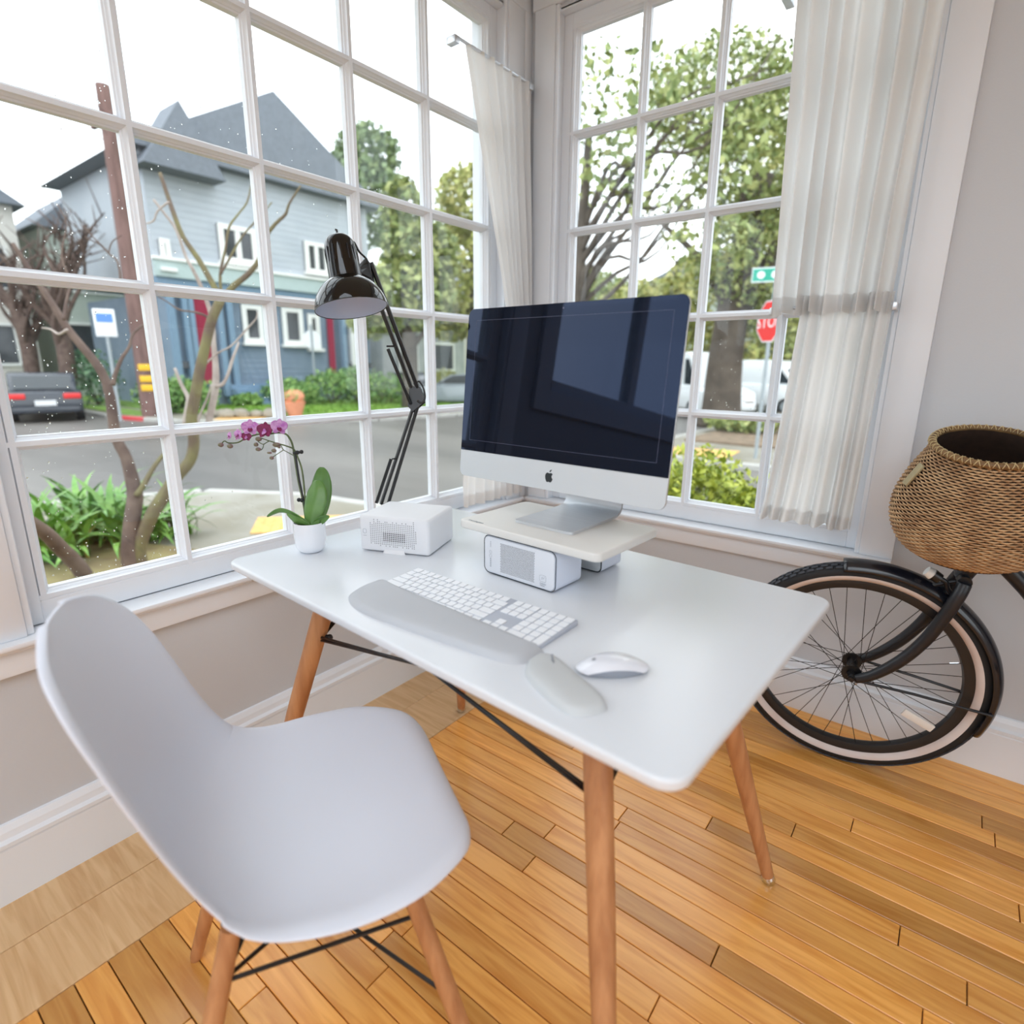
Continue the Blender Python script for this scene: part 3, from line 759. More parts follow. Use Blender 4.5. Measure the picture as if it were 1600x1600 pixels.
MB().prism([(-IW / 2, HC)] + bt + [(IW / 2, HC)], -0.0005, 0.0010, Mscr).build('chin_panel', M['alu_chin'], IM, bevel=0.0005, bseg=1)
dx0, dx1, dy0, dy1 = -0.238, 0.238, HC + 0.025, HC + HG - 0.025
db = MB(); th = 0.0003
for a in ((dx0, dy0, dx1, dy0 + 2 * th), (dx0, dy1 - 2 * th, dx1, dy1), (dx0, dy0, dx0 + 2 * th, dy1), (dx1 - 2 * th, dy0, dx1, dy1)):
    db.box(a[0], a[1], 0.0012, a[2], a[3], 0.00135, Mscr)
db.build('display_outline', M['border'], IM)
MB().lathe([(0.0022, 0.0), (0.0022, 0.0004), (0.0, 0.0004)], 12, Mscr @ Matrix.Translation((0.0, HC + HG - 0.010, 0.0010))).build('camera_lens', M['border'], IM)
# apple mark
ap = [(0.0, 0.62), (0.12, 0.70), (0.30, 0.74), (0.46, 0.70), (0.60, 0.58), (0.645, 0.50), (0.52, 0.38), (0.47, 0.22), (0.50, 0.04), (0.60, -0.10), (0.70, -0.18), (0.66, -0.34), (0.56, -0.52), (0.42, -0.70), (0.28, -0.76), (0.12, -0.70), (0.0, -0.68), (-0.12, -0.70), (-0.28, -0.76), (-0.42, -0.70), (-0.58, -0.48), (-0.70, -0.18), (-0.74, 0.12), (-0.70, 0.42), (-0.56, 0.62), (-0.38, 0.72), (-0.18, 0.69)]
ap = [(p[0], p[1]) for p in smoothpath(ap + [ap[0]], 3)[:-1]]
leaf = smoothpath([(0.02, 0.84), (0.06, 1.02), (0.20, 1.18), (0.38, 1.26), (0.36, 1.06), (0.22, 0.90), (0.02, 0.84)], 3)[:-1]
sc_ = 0.0135
lg = MB(); lg.prism([(x * sc_, y * sc_) for x, y in ap], 0.0009, 0.0013, Mscr @ Matrix.Translation((0.0, 0.0275, 0)))
lg.prism([(p[0] * sc_, p[1] * sc_) for p in leaf], 0.0009, 0.0013, Mscr @ Matrix.Translation((0.0, 0.0275, 0)))
lg.build('fruit_logo', M['logo'], IM)
# stand: flat foot that curves up and forward to the back of the case
FX0, FX1 = -0.078, 0.078
fp = smoothpath([(-0.088, 0.003), (-0.04, 0.003), (0.03, 0.003), (0.085, 0.004), (0.108, 0.010), (0.117, 0.026), (0.114, 0.050), (0.096, 0.085), (0.070, 0.125), (0.045, 0.165), (0.020, 0.205), (-0.012, 0.245)], 4)
st = MB(); vs = []; n = len(fp)
for i, p in enumerate(fp):
    a = fp[max(i - 1, 0)]; b = fp[min(i + 1, n - 1)]; d = b - a; d /= np.linalg.norm(d); nn = np.array([-d[1], d[0]]) * 0.003
    wv = 1.0
    for s, x in ((1, FX0), (1, FX1), (-1, FX1), (-1, FX0)):
        vs.append((x * wv, p[0] + s * nn[0], p[1] + s * nn[1]))
fs = [(0, 3, 2, 1), tuple((n - 1) * 4 + j for j in range(4))]
for i in range(n - 1):
    for j in range(4): fs.append((i * 4 + j, i * 4 + (j + 1) % 4, (i + 1) * 4 + (j + 1) % 4, (i + 1) * 4 + j))
st.add(vs, fs)
bm = bmesh.new(); me = bpy.data.meshes.new('foot'); me.from_pydata(st.v, [], st.f); bm.from_mesh(me)
bm.edges.ensure_lookup_table()
es = [e for e in bm.edges if abs(e.verts[0].co.y - e.verts[1].co.y) < 0.001 and abs(e.verts[0].co.x - e.verts[1].co.x) < 0.001 and e.verts[0].co.y < -0.085]
bmesh.ops.bevel(bm, geom=es, offset=0.014, segments=6, profile=0.5, affect='EDGES')
bmesh.ops.recalc_face_normals(bm, faces=bm.faces); bm.to_mesh(me); bm.free()
me.polygons.foreach_set('use_smooth', [True] * len(me.polygons)); me.set_sharp_from_angle(angle=math.radians(40))
put('foot', me, M['alu'], IM)

# --- keyboard
KB = thing('keyboard', 'wide white keyboard with number pad behind the grey wrist rest', 'keyboard', Rz_ := T(0.818, 0.266, ZT), math.radians(-1.1))
KW, KD = 0.4187, 0.1149
KB.location = T(0.818, 0.266, ZT)
kc = MB()
kc.add([(-KW, -KD, 0.0005), (0, -KD, 0.0005), (0, 0, 0.0005), (-KW, 0, 0.0005), (-KW, -KD, 0.0042), (0, -KD, 0.0042), (0, 0, 0.0105), (-KW, 0, 0.0105)],
       [(0, 3, 2, 1), (4, 5, 6, 7), (0, 1, 5, 4), (1, 2, 6, 5), (2, 3, 7, 6), (3, 0, 4, 7)])
kc.build('case', M['keybase'], KB, bevel=0.001)
U_ = 0.01885
rows_ = [
    [1.17] + [1] * 13 , [1] * 13 + [1.67], [1.67] + [1] * 13, [1.93] + [1] * 11 + [1.74], [2.42] + [1] * 10 + [2.25],
    [1.17, 1.17, 1.17, 1.42, 4.9, 1.42, 1.17, 1.12, 1.13]]
kcache = {}
slope = (0.0105 - 0.0042) / KD
def key(x, yb, wu, hu=1):
    w_, h_ = wu * U_ - 0.0024, hu * U_ - 0.0024
    kk = (round(w_, 4), round(h_, 4))
    if kk not in kcache:
        kcache[kk] = MB().prism([(a + w_ / 2, b + h_ / 2) for a, b in rrect(w_, h_, 0.0016, 2)], 0, 0.0016).mesh('key', M['keys'], bevel=0.0003, bseg=1)
    y0 = yb; z0 = 0.0042 + slope * (y0 + KD) + 0.0001
    put('key', kcache[kk], M['keys'], KB, (x, y0, z0), (math.atan(slope), 0, 0))
for r, ws in enumerate(rows_):
    yb = -0.0016 - (r + 1) * U_ + 0.0009
    x = -KW + 0.0022
    for wu in ws: key(x, yb, wu); x += wu * U_
    nx = -KW + 0.0022 + 14.67 * U_ + 0.0055
    if r < 3:
        for i in range(3): key(nx + i * U_, yb, 1)
    if r == 4: key(nx + U_, yb, 1)
    if r == 5:
        for i in range(3): key(nx + i * U_, yb, 1)
    qx = -0.0012 - 4 * U_
    if r < 4:
        for i in range(4): key(qx + i * U_, yb, 1)
    if r == 4:
        for i in range(3): key(qx + i * U_, yb, 1)
        key(qx + 3 * U_, yb - U_, 1, 2)
    if r == 5: key(qx, yb, 2); key(qx + 2 * U_, yb, 1)

# --- wrist rest and mouse rest: smooth low pads from an outline
def pad(name, label, cat, outline, height, m, loc_ab, profile=2.2, zt=0.0):
    pts = [np.array(p) for p in smoothpath(outline + [outline[0]], 5)[:-1]]
    c = sum(pts) / len(pts)
    o = thing(name, label, cat, T(c[0], c[1], ZT), TRz)
    vs = []; fs = []; n = len(pts); rings = 14
    for j in range(rings + 1):
        s = 1 - j / rings * 0.985
        h = height * (1 - s ** profile) ** (1 / profile) if j else 0.0
        if j == 1: h = max(h, height * 0.35)
        for p in pts:
            d = (p - c) * s; vs.append((d[0], d[1], h))
    for j in range(rings):
        for i in range(n): fs.append((j * n + i, j * n + (i + 1) % n, (j + 1) * n + (i + 1) % n, (j + 1) * n + i))
    fs.append(tuple(rings * n + i for i in range(n))); fs.append(tuple(range(n - 1, -1, -1)))
    MB().add(vs, fs).build('pad', m, o, smooth=True, angle=60)
    return o, c
wr, c = pad('wrist_rest', 'long grey gel wrist rest along the keyboard front', 'wrist rest',
    [(0.378, 0.150), (0.384, 0.100), (0.402, 0.068), (0.445, 0.046), (0.504, 0.040), (0.60, 0.049), (0.693, 0.060), (0.76, 0.070), (0.807, 0.078), (0.832, 0.095), (0.838, 0.120), (0.834, 0.146), (0.820, 0.147), (0.74, 0.149), (0.6, 0.151), (0.45, 0.153), (0.39, 0.158)], 0.015, M['gel'], None, 4.5)
mr_, c2 = pad('mouse_wrist_rest', 'small grey wrist pad beside the white mouse', 'wrist rest',
    [(0.836, 0.100), (0.836, 0.128), (0.850, 0.138), (0.872, 0.136), (0.926, 0.114), (0.972, 0.096), (0.994, 0.080), (0.992, 0.060), (0.978, 0.040), (0.958, 0.032), (0.928, 0.038), (0.888, 0.054), (0.856, 0.072)], 0.016, M['gel2'], None, 3.2)
text_mesh('Kensington', 0.0062, M['faint'], 'printed_name', mr_, Matrix.Translation((0.874 - c2[0] - 0.012, 0.138 - c2[1] - 0.012, 0.0158)) @ Matrix.Rotation(math.radians(-46), 4, 'Z'))

# --- mouse
ms = thing('computer_mouse', 'glossy white computer mouse right of the small wrist pad', 'mouse', T(0.946, 0.172, ZT), TRz + math.radians(46))
def mtop(u, v):
    x = u * 2 - 1; y = v * 2 - 1
    # superellipse outline 113 x 57 mm
    ax, ay = 0.0567, 0.0285
    X_, Y_ = x * math.sqrt(max(0, 1 - 0.42 * y * y)), y * math.sqrt(max(0, 1 - 0.50 * x * x))
    arch = 0.0215 * (1 - 0.80 * abs(x) ** 2.2) ; side = 1 - 0.30 * abs(y) ** 3
    return Vector((X_ * ax, Y_ * ay, 0.0025 + arch * side * (1 - 0.12 * abs(y) ** 2)))
MB().grid(mtop, 29, 19).build('shell', M['mouse'], ms, smooth=True, angle=0)
def mside(u, v):
    t = u * 2 * PI; s = 1.0 - 0.11 * v
    # follow the border of the shell
    k = u * 4; side = int(k) % 4; f_ = k - int(k)
    a, b = [(f_, 0), (1, f_), (1 - f_, 1), (0, 1 - f_)][side]
    p = mtop(a, b); z = p.z * (1 - v) + 0.001 * v
    return Vector((p.x * s, p.y * s * (1 - 0.06 * v), z))
MB().grid(mside, 72, 5, True).build('side_band', M['mousealu'], ms, smooth=True, angle=0)
MB().box(-0.034, -0.017, 0.0002, 0.034, 0.017, 0.002).build('base_plate', M['mousealu'], ms, bevel=0.001)
MB().prism([(p[0] * 0.0042, p[1] * 0.0042) for p in ap], 0, 0.00025, frame_mtx((-0.030, 0.0, 0.0208), (0, 1, 0), (-0.96, 0, -0.2), (-0.2, 0, 0.96))).build('fruit_logo', M['faint'], ms)

# --- air purifier
AP = thing('air_purifier', 'square white air purifier with dotted vent beside the orchid', 'air purifier', T(0.2235, 0.3665, ZT), TRz + math.radians(25.0))
MB().prism(rrect(0.186, 0.160, 0.010, 5), 0.002, 0.091).build('case', M['purifier'], AP, bevel=0.007, bseg=3)
MB().box(-0.080, -0.070, 0.0, 0.080, 0.070, 0.003).build('base', M['hole_soft'], AP)
topline = [2, 1, 0, 2, 0, 2, 2, 3, 3, 1, 1, 3, 3, 1, 2, 0, 2, 1, 1, 0, 2, 1, 3, 1, 4, 7]
hs, hd = MB(), MB(); pitch = 0.0050
ncol, nrow = 25, 12
for c_ in range(ncol):
    topk = [0, 1, -2, 0, -2, -1, 0, 0, -1, -1, 0, 0, -1, 0, -1, 0, 0, -1, 0, -1, 0, 0, 0, -2, 3][c_]
    botk = [0, -1, 0, 0, 0, 1, 0, 0, 1, 0, 1, 0, 1, 1, 1, 0, 0, 1, 0, 1, 1, 0, 1, 1, -2][c_]
    for r_ in range(max(topk, -2), nrow + botk):
        x = (c_ - 12) * pitch - 0.001; z = 0.074 - r_ * pitch * 0.93 
        dark = 7 <= c_ <= 18 and 5 <= r_ <= 9
        s_ = 0.0015 if dark else 0.0011
        (hd if dark else hs).add([(x - s_, -0.0803, z - s_), (x + s_, -0.0803, z - s_), (x + s_, -0.0803, z + s_), (x - s_, -0.0803, z + s_)], [(0, 1, 2, 3)])
o = hs.build('vent_holes', M['hole_soft'], AP, fixn=False); o['kind'] = 'stuff'
o = hd.build('vent_holes', M['hole'], AP, fixn=False); o['kind'] = 'stuff'
mk = MB(); mk.tube([Vector((-0.0775 + x, -0.0803, 0.052 + y)) for x, y in rrect(0.009, 0.011, 0.003, 3)], 0.0004, 4, closed=True)
mk.box(-0.082, -0.0806, 0.0405, -0.073, -0.0800, 0.0412); mk.build('front_mark', M['faint'], AP)
MB().add([(-0.022, -0.0845, 0.0), (0.022, -0.0845, 0.0), (0.030, -0.0802, 0.0), (-0.030, -0.0802, 0.0), (-0.026, -0.0802, 0.010), (0.026, -0.0802, 0.010)], [(0, 1, 5, 4), (0, 3, 2, 1), (3, 0, 4), (1, 2, 5), (2, 3, 4, 5)]).build('pull_tab', M['purifier'], AP)

# --- desk lamp (clamped to the back left of the table)
LP = thing('desk_lamp', 'black swing-arm desk lamp with glossy bell shade over the table', 'lamp', T(0.03, 0.52, TZ), 0)
def L_(px, py, d): return at_depth(px, py, d)
base = T(0.012, 0.44, TZ + 0.10); 
D0, D1, D2 = (base - CP).dot(CF), 1.60, 1.42
lb = MB(); bq = T(0.02, 0.44, TZ)
lb.box(-0.03, -0.028, TZ - 0.045, 0.035, 0.028, TZ - 0.035, Matrix.Translation((bq.x, bq.y, 0))); lb.box(-0.03, -0.028, TZ + 0.0005, 0.035, 0.028, TZ + 0.010, Matrix.Translation((bq.x, bq.y, 0)))
lb.box(-0.038, -0.028, TZ - 0.045, -0.028, 0.028, TZ + 0.010, Matrix.Translation((bq.x, bq.y, 0)))
lb.build('clamp', M['gloss_black'], LP, world=True, bevel=0.002)
foot_ = Vector((bq.x, bq.y, TZ + 0.010))
p_lo = L_(601, 788, D0 - 0.0); el = L_(651, 630, D1); el2 = L_(650, 612, D1); hd_ = L_(574, 410, D2)
MB().tube([foot_, foot_ + Vector((0, 0, 0.03)), foot_.lerp(p_lo, 0.5), p_lo], [0.013, 0.012, 0.010, 0.010], 12).build('post', M['blackmetal'], LP, world=True, smooth=True)
def arm(a, b, off, r=0.0052):
    mb = MB()
    for s in (-1, 1): mb.tube([a + off * s, b + off * s], r, 4)
    return mb
sx = CX * 0.0095
for s in (-1, 1):
    MB().tube([p_lo + sx * s * 1.05, el + sx * s * 0.6], 0.0050, 6).build('lower_arm', M['blackmetal'], LP, world=True)
    MB().tube([el2 + sx * s * 0.9, hd_ + sx * s * 0.9], 0.0058, 6).build('upper_arm', M['blackmetal'], LP, world=True)
def spring(name, a, b, r=0.0042):
    MB().tube([a, b], r, 8).build(name, M['blackmetal'], LP, world=True, smooth=True)
spring('spring', L_(588, 786, D0 - 0.03), L_(611, 717, D0 + (D1 - D0) * 0.45 - 0.03), 0.0046); spring('spring', L_(613, 717, D0 + (D1 - D0) * 0.45 - 0.02), L_(621, 716, D0 + (D1 - D0) * 0.45), 0.002)
spring('spring', L_(606, 545, 1.525), L_(641, 630, 1.585), 0.0046); spring('spring', L_(604, 541, 1.525), L_(618, 541, 1.525), 0.0025)
jb = MB(); 
for s in (-1, 1):
    o_ = CF * (0.009 * s)
    a, b, c_, d_ = L_(641, 604, D1) + o_, L_(658, 606, D1) + o_, L_(664, 628, D1) + o_, L_(646, 644, D1) + o_
    e_ = L_(638, 636, D1) + o_; q_ = CF * 0.0015
    poly = [a, b, c_, d_, e_]; jb.add([p - q_ for p in poly] + [p + q_ for p in poly], [(0, 1, 2, 3, 4), (9, 8, 7, 6, 5)] + [(i, (i + 1) % 5, 5 + (i + 1) % 5, 5 + i) for i in range(5)])
jb.build('elbow_bracket', M['blackmetal'], LP, world=True)
lp_ = [L_(x, y, D1 - 0.012) for x, y in ((646, 600), (655, 596), (662, 608), (664, 622), (659, 630), (652, 626))]
MB().tube(smoothpath(lp_, 4), 0.0026, 8).build('cable', M['blackmetal'], LP, world=True, smooth=True, angle=0)
# head
ha = (CX * -0.17 + CU * 0.98 + CF * -0.087).normalized()
SD = 1.36
hc = L_(549.5, 482, SD); kpx = SD / FPX
HM = axis_mtx(hc, ha, CF)
R0 = 55.5 * kpx
oprof = [(R0, 0.0), (R0 * 0.985, 0.012), (R0 * 0.91, 0.030), (R0 * 0.77, 0.048), (R0 * 0.59, 0.062), (R0 * 0.46, 0.068), (0.0385, 0.071)]
iprof = [(r - 0.0014, z + 0.0003) for r, z in oprof]
MB().lathe([(p[0], p[1]) for p in smoothpath(oprof, 4)], 56, HM).build('shade', M['gloss_black'], LP, world=True, smooth=True, angle=0)
MB().lathe([(p[0], p[1]) for p in smoothpath(iprof, 4)], 56, HM).build('shade_lining', M['lampinside'], LP, world=True, smooth=True, angle=0)
MB().tube([HM @ Vector((R0 * math.cos(a), R0 * math.sin(a), 0)) for a in np.linspace(0, 2 * PI, 64, endpoint=False)], 0.0011, 6, closed=True).build('shade_rim', M['gloss_black'], LP, world=True, smooth=True, angle=0)
rc = 0.0355
cprof = smoothpath([(rc * 1.08, 0.064), (rc * 1.08, 0.085), (rc * 1.05, 0.115), (rc * 1.0, 0.140), (rc * 0.93, 0.153), (rc * 0.72, 0.164), (rc * 0.4, 0.169), (0.0, 0.170)], 3)
MB().lathe([(max(p[0], 0.0001), p[1]) for p in cprof], 40, HM).build('socket_cover', M['gloss_black'], LP, world=True, smooth=True, angle=0)
for k in range(14):
    a = 2 * PI * k / 14
    m2 = HM @ Matrix.Rotation(a, 4, 'Z')
    MB().box(rc * 1.045, -0.0012, 0.104, rc * 1.075, 0.0012, 0.138, m2).build('vent_slot', M['hole'], LP, world=True)
MB().tube([HM @ Vector((0, 0, 0.168)), HM @ Vector((0, 0, 0.182)), HM @ Vector((-0.003, 0, 0.183))], 0.0026, 10).build('switch', M['blackmetal'], LP, world=True, smooth=True)
MB().ball(HM @ Vector((0, 0, 0.052)), 0.022, n=16, m=10).build('bulb', M['lampinside'], LP, world=True, smooth=True)
# bracket, knuckle and cable between arm and head
bk = MB(); 
for s in (-1, 1):
    o_ = CF * (0.012 * s); poly = [L_(561, 420, SD + 0.03) + o_, L_(574, 406, D2) + o_, L_(580, 414, D2) + o_, L_(583, 438, D2) + o_, L_(575, 444, D2) + o_, L_(562, 428, SD + 0.03) + o_]
    q_ = CF * 0.0018; n_ = len(poly)
    bk.add([p - q_ for p in poly] + [p + q_ for p in poly], [tuple(range(n_)), tuple(range(2 * n_ - 1, n_ - 1, -1))] + [(i, (i + 1) % n_, n_ + (i + 1) % n_, n_ + i) for i in range(n_)])
bk.build('head_bracket', M['blackmetal'], LP, world=True)
MB().tube([L_(558, 424, SD + 0.02), L_(572, 420, D2 - 0.01)], 0.008, 10).build('head_knuckle', M['blackmetal'], LP, world=True, smooth=True)
MB().tube(smoothpath([L_(549, 384, SD + 0.03), L_(550, 378, SD + 0.03), L_(554, 380, SD + 0.03), L_(561, 393, SD + 0.04), L_(570, 402, D2), L_(576, 412, D2), L_(584, 440, D2 + 0.02)], 4), 0.0026, 8).build('cable', M['blackmetal'], LP, world=True, smooth=True, angle=0)

# --- orchid
OD = 1.405
OB = Vector((-1.216, 0.768, ZT))
OR = thing('potted_orchid', 'purple orchid with pink buds in a small white pot', 'plant', OB)
MB().lathe([(p[0], p[1]) for p in smoothpath([(0.0, 0.0), (0.020, 0.0), (0.028, 0.003), (0.034, 0.012), (0.0365, 0.026), (0.0372, 0.05), (0.0376, 0.073), (0.0360, 0.0745), (0.0345, 0.073), (0.034, 0.062), (0.0, 0.062)], 4)], 40).build('pot', M['pot'], OR, smooth=True, angle=60)
MB().lathe([(0.0335, 0.064), (0.02, 0.067), (0.0001, 0.068)], 24).build('bark_mix', M['soil'], OR, smooth=True)
def O_(px, py, d=0.0): return at_depth(px, py, OD + d)
def otube(name, pts, r, m, n=8, k=4):
    pts = smoothpath([O_(*p) for p in pts], k); rr = r if hasattr(r, '__len__') else [r] * 2
    R = np.interp(np.linspace(0, 1, len(pts)), np.linspace(0, 1, len(rr)), rr)
    return MB().tube(pts, list(R), n).build(name, m, OR, world=True, smooth=True, angle=0)
otube('stake', [(480, 822), (475, 786), (467, 748), (461, 707)], 0.0028, M['clip'])
otube('stem', [(479, 822), (474, 786), (466, 750), (460, 712), (457, 695), (452, 684), (446, 678), (435, 676), (420, 678), (406, 678), (394, 681), (383, 685), (375, 690), (368, 692), (357, 692), (351, 689), (347, 692)], [0.0026, 0.0024, 0.0020, 0.0014], M['orchidstem'])
otube('stem', [(484, 818), (478, 795), (476, 770), (472, 735), (465, 714), (459, 702), (448, 697), (438, 694), (421, 689), (407, 684)], [0.0024, 0.0020, 0.0012], M['orchidstem'])
otube('stem', [(421, 689), (417, 691), (412, 694), (408, 693), (403, 690)], 0.0011, M['orchidstem'])
otube('stem', [(412, 694), (411, 699), (408, 703), (404, 702)], 0.0010, M['orchidstem'])
otube('stem', [(459, 712), (452, 708), (443, 703), (440, 698), (438, 694)], 0.0011, M['orchidstem'])
otube('stem', [(443, 703), (434, 709), (425, 715)], 0.0010, M['orchidstem'])
for a, b in (((458, 708), (471, 706)), ((467, 781), (476, 782))):
    mb = MB(); pa, pb = O_(*a), O_(*b)
    mb.tube([pa, pb], 0.0034, 8); mb.ball(O_(b[0] if a[0] < 460 else a[0], b[1] if a[0] < 460 else a[1]), 0.0052, n=10, m=6); mb.ball(O_((a[0] + b[0]) / 2, (a[1] + b[1]) / 2), 0.0055, n=10, m=6)
    mb.build('clip', M['clip'], OR, world=True, smooth=True, angle=0)
for i, (x, y, rr, el_) in enumerate(((345, 695, 4.2, 1.1), (359.5, 697, 4.4, 1.3), (404, 686, 4.4, 1.3), (400, 694.5, 4.0, 1.4), (403.5, 702, 3.6, 1.3), (428, 704, 3.6, 1.5), (424.5, 715.5, 3.4, 1.1), (432, 695, 4.6, 1.5), (436, 698.5, 2.6, 1.2), (421, 707.5, 2.2, 2.0))):
    r = rr * OD / FPX
    MB().ball((0, 0, 0), r * el_, r * 0.9, r * 0.85, 12, 8, Matrix.Rotation(random.uniform(-0.5, 0.5), 3, 'Z')).build('bud', M['bud'], OR, smooth=True, angle=0).location = wm(OR).inverted() @ O_(x, y)
def petal(parent, ctr, right, up, fwd, ang, L, Wd, m, curl=0.25, name='petal'):
    d = right * math.cos(ang) + up * math.sin(ang); s = (-right * math.sin(ang) + up * math.cos(ang))
    def f(u, v):
        wdt = Wd * math.sin(PI * min(1, v * 0.9 + 0.06)) ** 0.7 * 0.5
        x = u * 2 - 1
        return ctr + d * (L * v) + s * (x * wdt) + fwd * (L * curl * v * v - 0.15 * wdt * x * x)
    mb = MB().grid(f, 7, 8)
    inv = wm(parent).inverted(); mb.v = [tuple(inv @ Vector(p)) for p in mb.v]
    o = mb.build(name, m, parent, smooth=True, angle=0, fixn=False); md = o.modifiers.new('t', 'SOLIDIFY'); md.thickness = 0.0006
    return o
fl_defs = [(359, 681, 0.0075, 10, 'petal_light', -0.7), (372.5, 679, 0.0105, 80, 'petal_light', -0.5), (391, 668, 0.0150, 200, 'petal_light', 0.3), (385, 682, 0.009, 0, 'petal_dark', 0.2), (414, 672, 0.0150, 95, 'petal_dark', -0.1), (436, 667, 0.0150, 60, 'petal_light', 0.6)]
for (x, y, s_, rot_, mm, yaw_) in fl_defs:
    s_ *= 1.32
    c_ = O_(x, y, -0.008)
    fo = bpy.data.objects.new('flower', None); COL.objects.link(fo); fo.parent = OR
    fo.location = wm(OR).inverted() @ c_
    R_ = (CX * math.cos(yaw_) + CF * math.sin(yaw_)).normalized(); F_ = (-CF * math.cos(yaw_) + CX * math.sin(yaw_)).normalized()
    for k in range(5):
        big = k in (1, 4)
        petal(fo, c_, R_, CU, F_, math.radians(90 + 72 * k + random.uniform(-8, 8)), s_ * (1.05 if big else 1.0), s_ * (1.25 if big else 0.72), M[mm], 0.12)
    petal(fo, c_ + F_ * 0.002, R_, CU, F_, math.radians(270), s_ * 0.62, s_ * 0.55, M['petal_dark' if mm == 'petal_light' else 'petal_light'], 0.8, 'lip')
    MB().ball(c_ + F_ * 0.003, s_ * 0.16, n=8, m=6).build('column', M['petal_light'], fo, world=True, smooth=True)
def oleaf(spine, width, m=M['orchidleaf'], wdir=None, fold=0.25):
    P = [O_(*p[:2], p[2] if len(p) > 2 else 0) for p in spine]; P = [Vector(p) for p in smoothpath(P, 4)]; n = len(P)
    def f(u, v):
        i = min(int(v * (n - 1)), n - 2); fr = v * (n - 1) - i; p = P[i].lerp(P[i + 1], fr); d = (P[i + 1] - P[i]).normalized()
        wd = Vector(wdir).normalized() if wdir else CX
        s = (wd - d * wd.dot(d)).normalized(); nn = d.cross(s)
        wdt = width * (math.sin(PI * (0.10 + 0.88 * v)) ** 0.65) * 0.5; x = u * 2 - 1
        return p + s * (x * wdt) + nn * (fold * wdt * abs(x))
    mb = MB().grid(f, 9, 24); inv = wm(OR).inverted(); mb.v = [tuple(inv @ Vector(p)) for p in mb.v]
    o = mb.build('leaf', m, OR, smooth=True, angle=0, fixn=False); md = o.modifiers.new('t', 'SOLIDIFY'); md.thickness = 0.0012
oleaf([(488, 822, 0.0), (494, 800, 0.012), (500, 772, 0.018), (502.5, 748, 0.018), (502.5, 730, 0.012)], 0.054, wdir=CX * 1 + CF * 0.1)
oleaf([(485, 823, -0.02), (488, 800, -0.024), (492, 778, -0.022), (494, 762, -0.016), (494, 750, -0.008)], 0.056, wdir=CX * 1 - CF * 0.15)
oleaf([(484, 820, -0.02), (468, 812, -0.02), (450, 803, -0.025), (435, 800, -0.03), (417.5, 808, -0.04)], 0.024, wdir=CU * 0.6 - CF, fold=0.4)
oleaf([(484, 822, -0.02), (472, 818, -0.02), (460, 812, -0.03), (448, 803, -0.04)], 0.020, wdir=CU * 0.8 - CF * 0.6, fold=0.3)
oleaf([(489, 822, -0.01), (497, 815, -0.015), (506, 809, -0.02), (514.5, 806, -0.02)], 0.022, wdir=CU * 0.8 - CF * 0.6, fold=0.3)

#SECTION curtains
# ================================================================== CURTAINS
def curtain(name, label, mtx, lt, rt, lb, rb, z0, z1, folds, amp, seed, hem=0.012, ragged=0.0):
    """cloth from top edge (lt..rt at z1) to bottom edge (lb..rb at z0); mtx maps (along, out of the wall into room, z)"""
    r = random.Random(seed); ph = [r.uniform(0, 6.28) for _ in range(6)]
    w_ = [r.uniform(0.7, 1.3) for _ in range(folds + 1)]
    cum = np.cumsum([0] + w_); cum = cum / cum[-1]
    def f(u, v):
        z = z0 + (z1 - z0) * v
        l = lb(v) if callable(lb) else lb + (lt - lb) * v; rr = rb(v) if callable(rb) else rb + (rt - rb) * v
        k = np.interp(u, cum, range(len(cum)))
        wave = math.sin(k * 2 * PI + 0.5 * math.sin(v * 4 + ph[0]))
        sub = 0.25 * math.sin(k * 5.1 + v * 3 + ph[1])
        a = l + (rr - l) * (u + 0.012 * math.sin(k * 2 * PI * 1.0 + ph[2]))
        am = amp * (0.75 + 0.25 * math.sin(k * 1.7 + ph[3])) * (1.15 - 0.3 * v)
        zz = z + (ragged * math.sin(k * 3.3 + ph[4]) if v < 0.02 else 0)
        return mtx @ Vector((a, am * (wave + sub), zz))
    me = MB().grid(f, folds * 14 + 1, 26).mesh(name, M['cloth'], smooth=True, angle=0, fixn=False)
    t = thing(name, label, 'curtain', mtx @ Vector(((lt + rt) / 2, 0, z0)))
    inv = wm(t).inverted(); me.transform(inv)
    o = put('cloth', me, M['cloth'], t)
    # stitched hem band
    def h(u, v):
        p = f(u, 0); q = f(u, 0.06 if z1 - z0 > 0.7 else 0.05); n = (mtx.to_3x3() @ Vector((0, 1, 0)))
        return p.lerp(q, v) + n * 0.0012
    hm = MB().grid(h, folds * 14 + 1, 3).mesh('hem', M['cloth'], smooth=True, angle=0, fixn=False); hm.transform(inv)
    put('hem', hm, M['cloth'], t)
    return t
mRc = frame_mtx((0, 1.995, 0), (1, 0, 0), (0, -1, 0), (0, 0, 1))
mRl = frame_mtx((0, 2.022, 0), (1, 0, 0), (0, -1, 0), (0, 0, 1))
curtain('curtain', 'upper white curtain tier at the right window edge', mRc, -0.545, -0.192, -0.515, -0.203, 1.345, 2.22, 7, 0.036, 3, ragged=0.006)
curtain('curtain', 'long lower white curtain tier hanging beside the right window frame', mRl, -0.430, -0.195, lambda v: -0.485 + 0.055 * v ** 0.8, -0.212, 0.692, 1.40, 6, 0.026, 5, ragged=0.004)
mLc = frame_mtx((XL + 0.055, 0, 0), (0, 1, 0), (1, 0, 0), (0, 0, 1))
mLl = frame_mtx((XL + 0.030, 0, 0), (0, 1, 0), (1, 0, 0), (0, 0, 1))
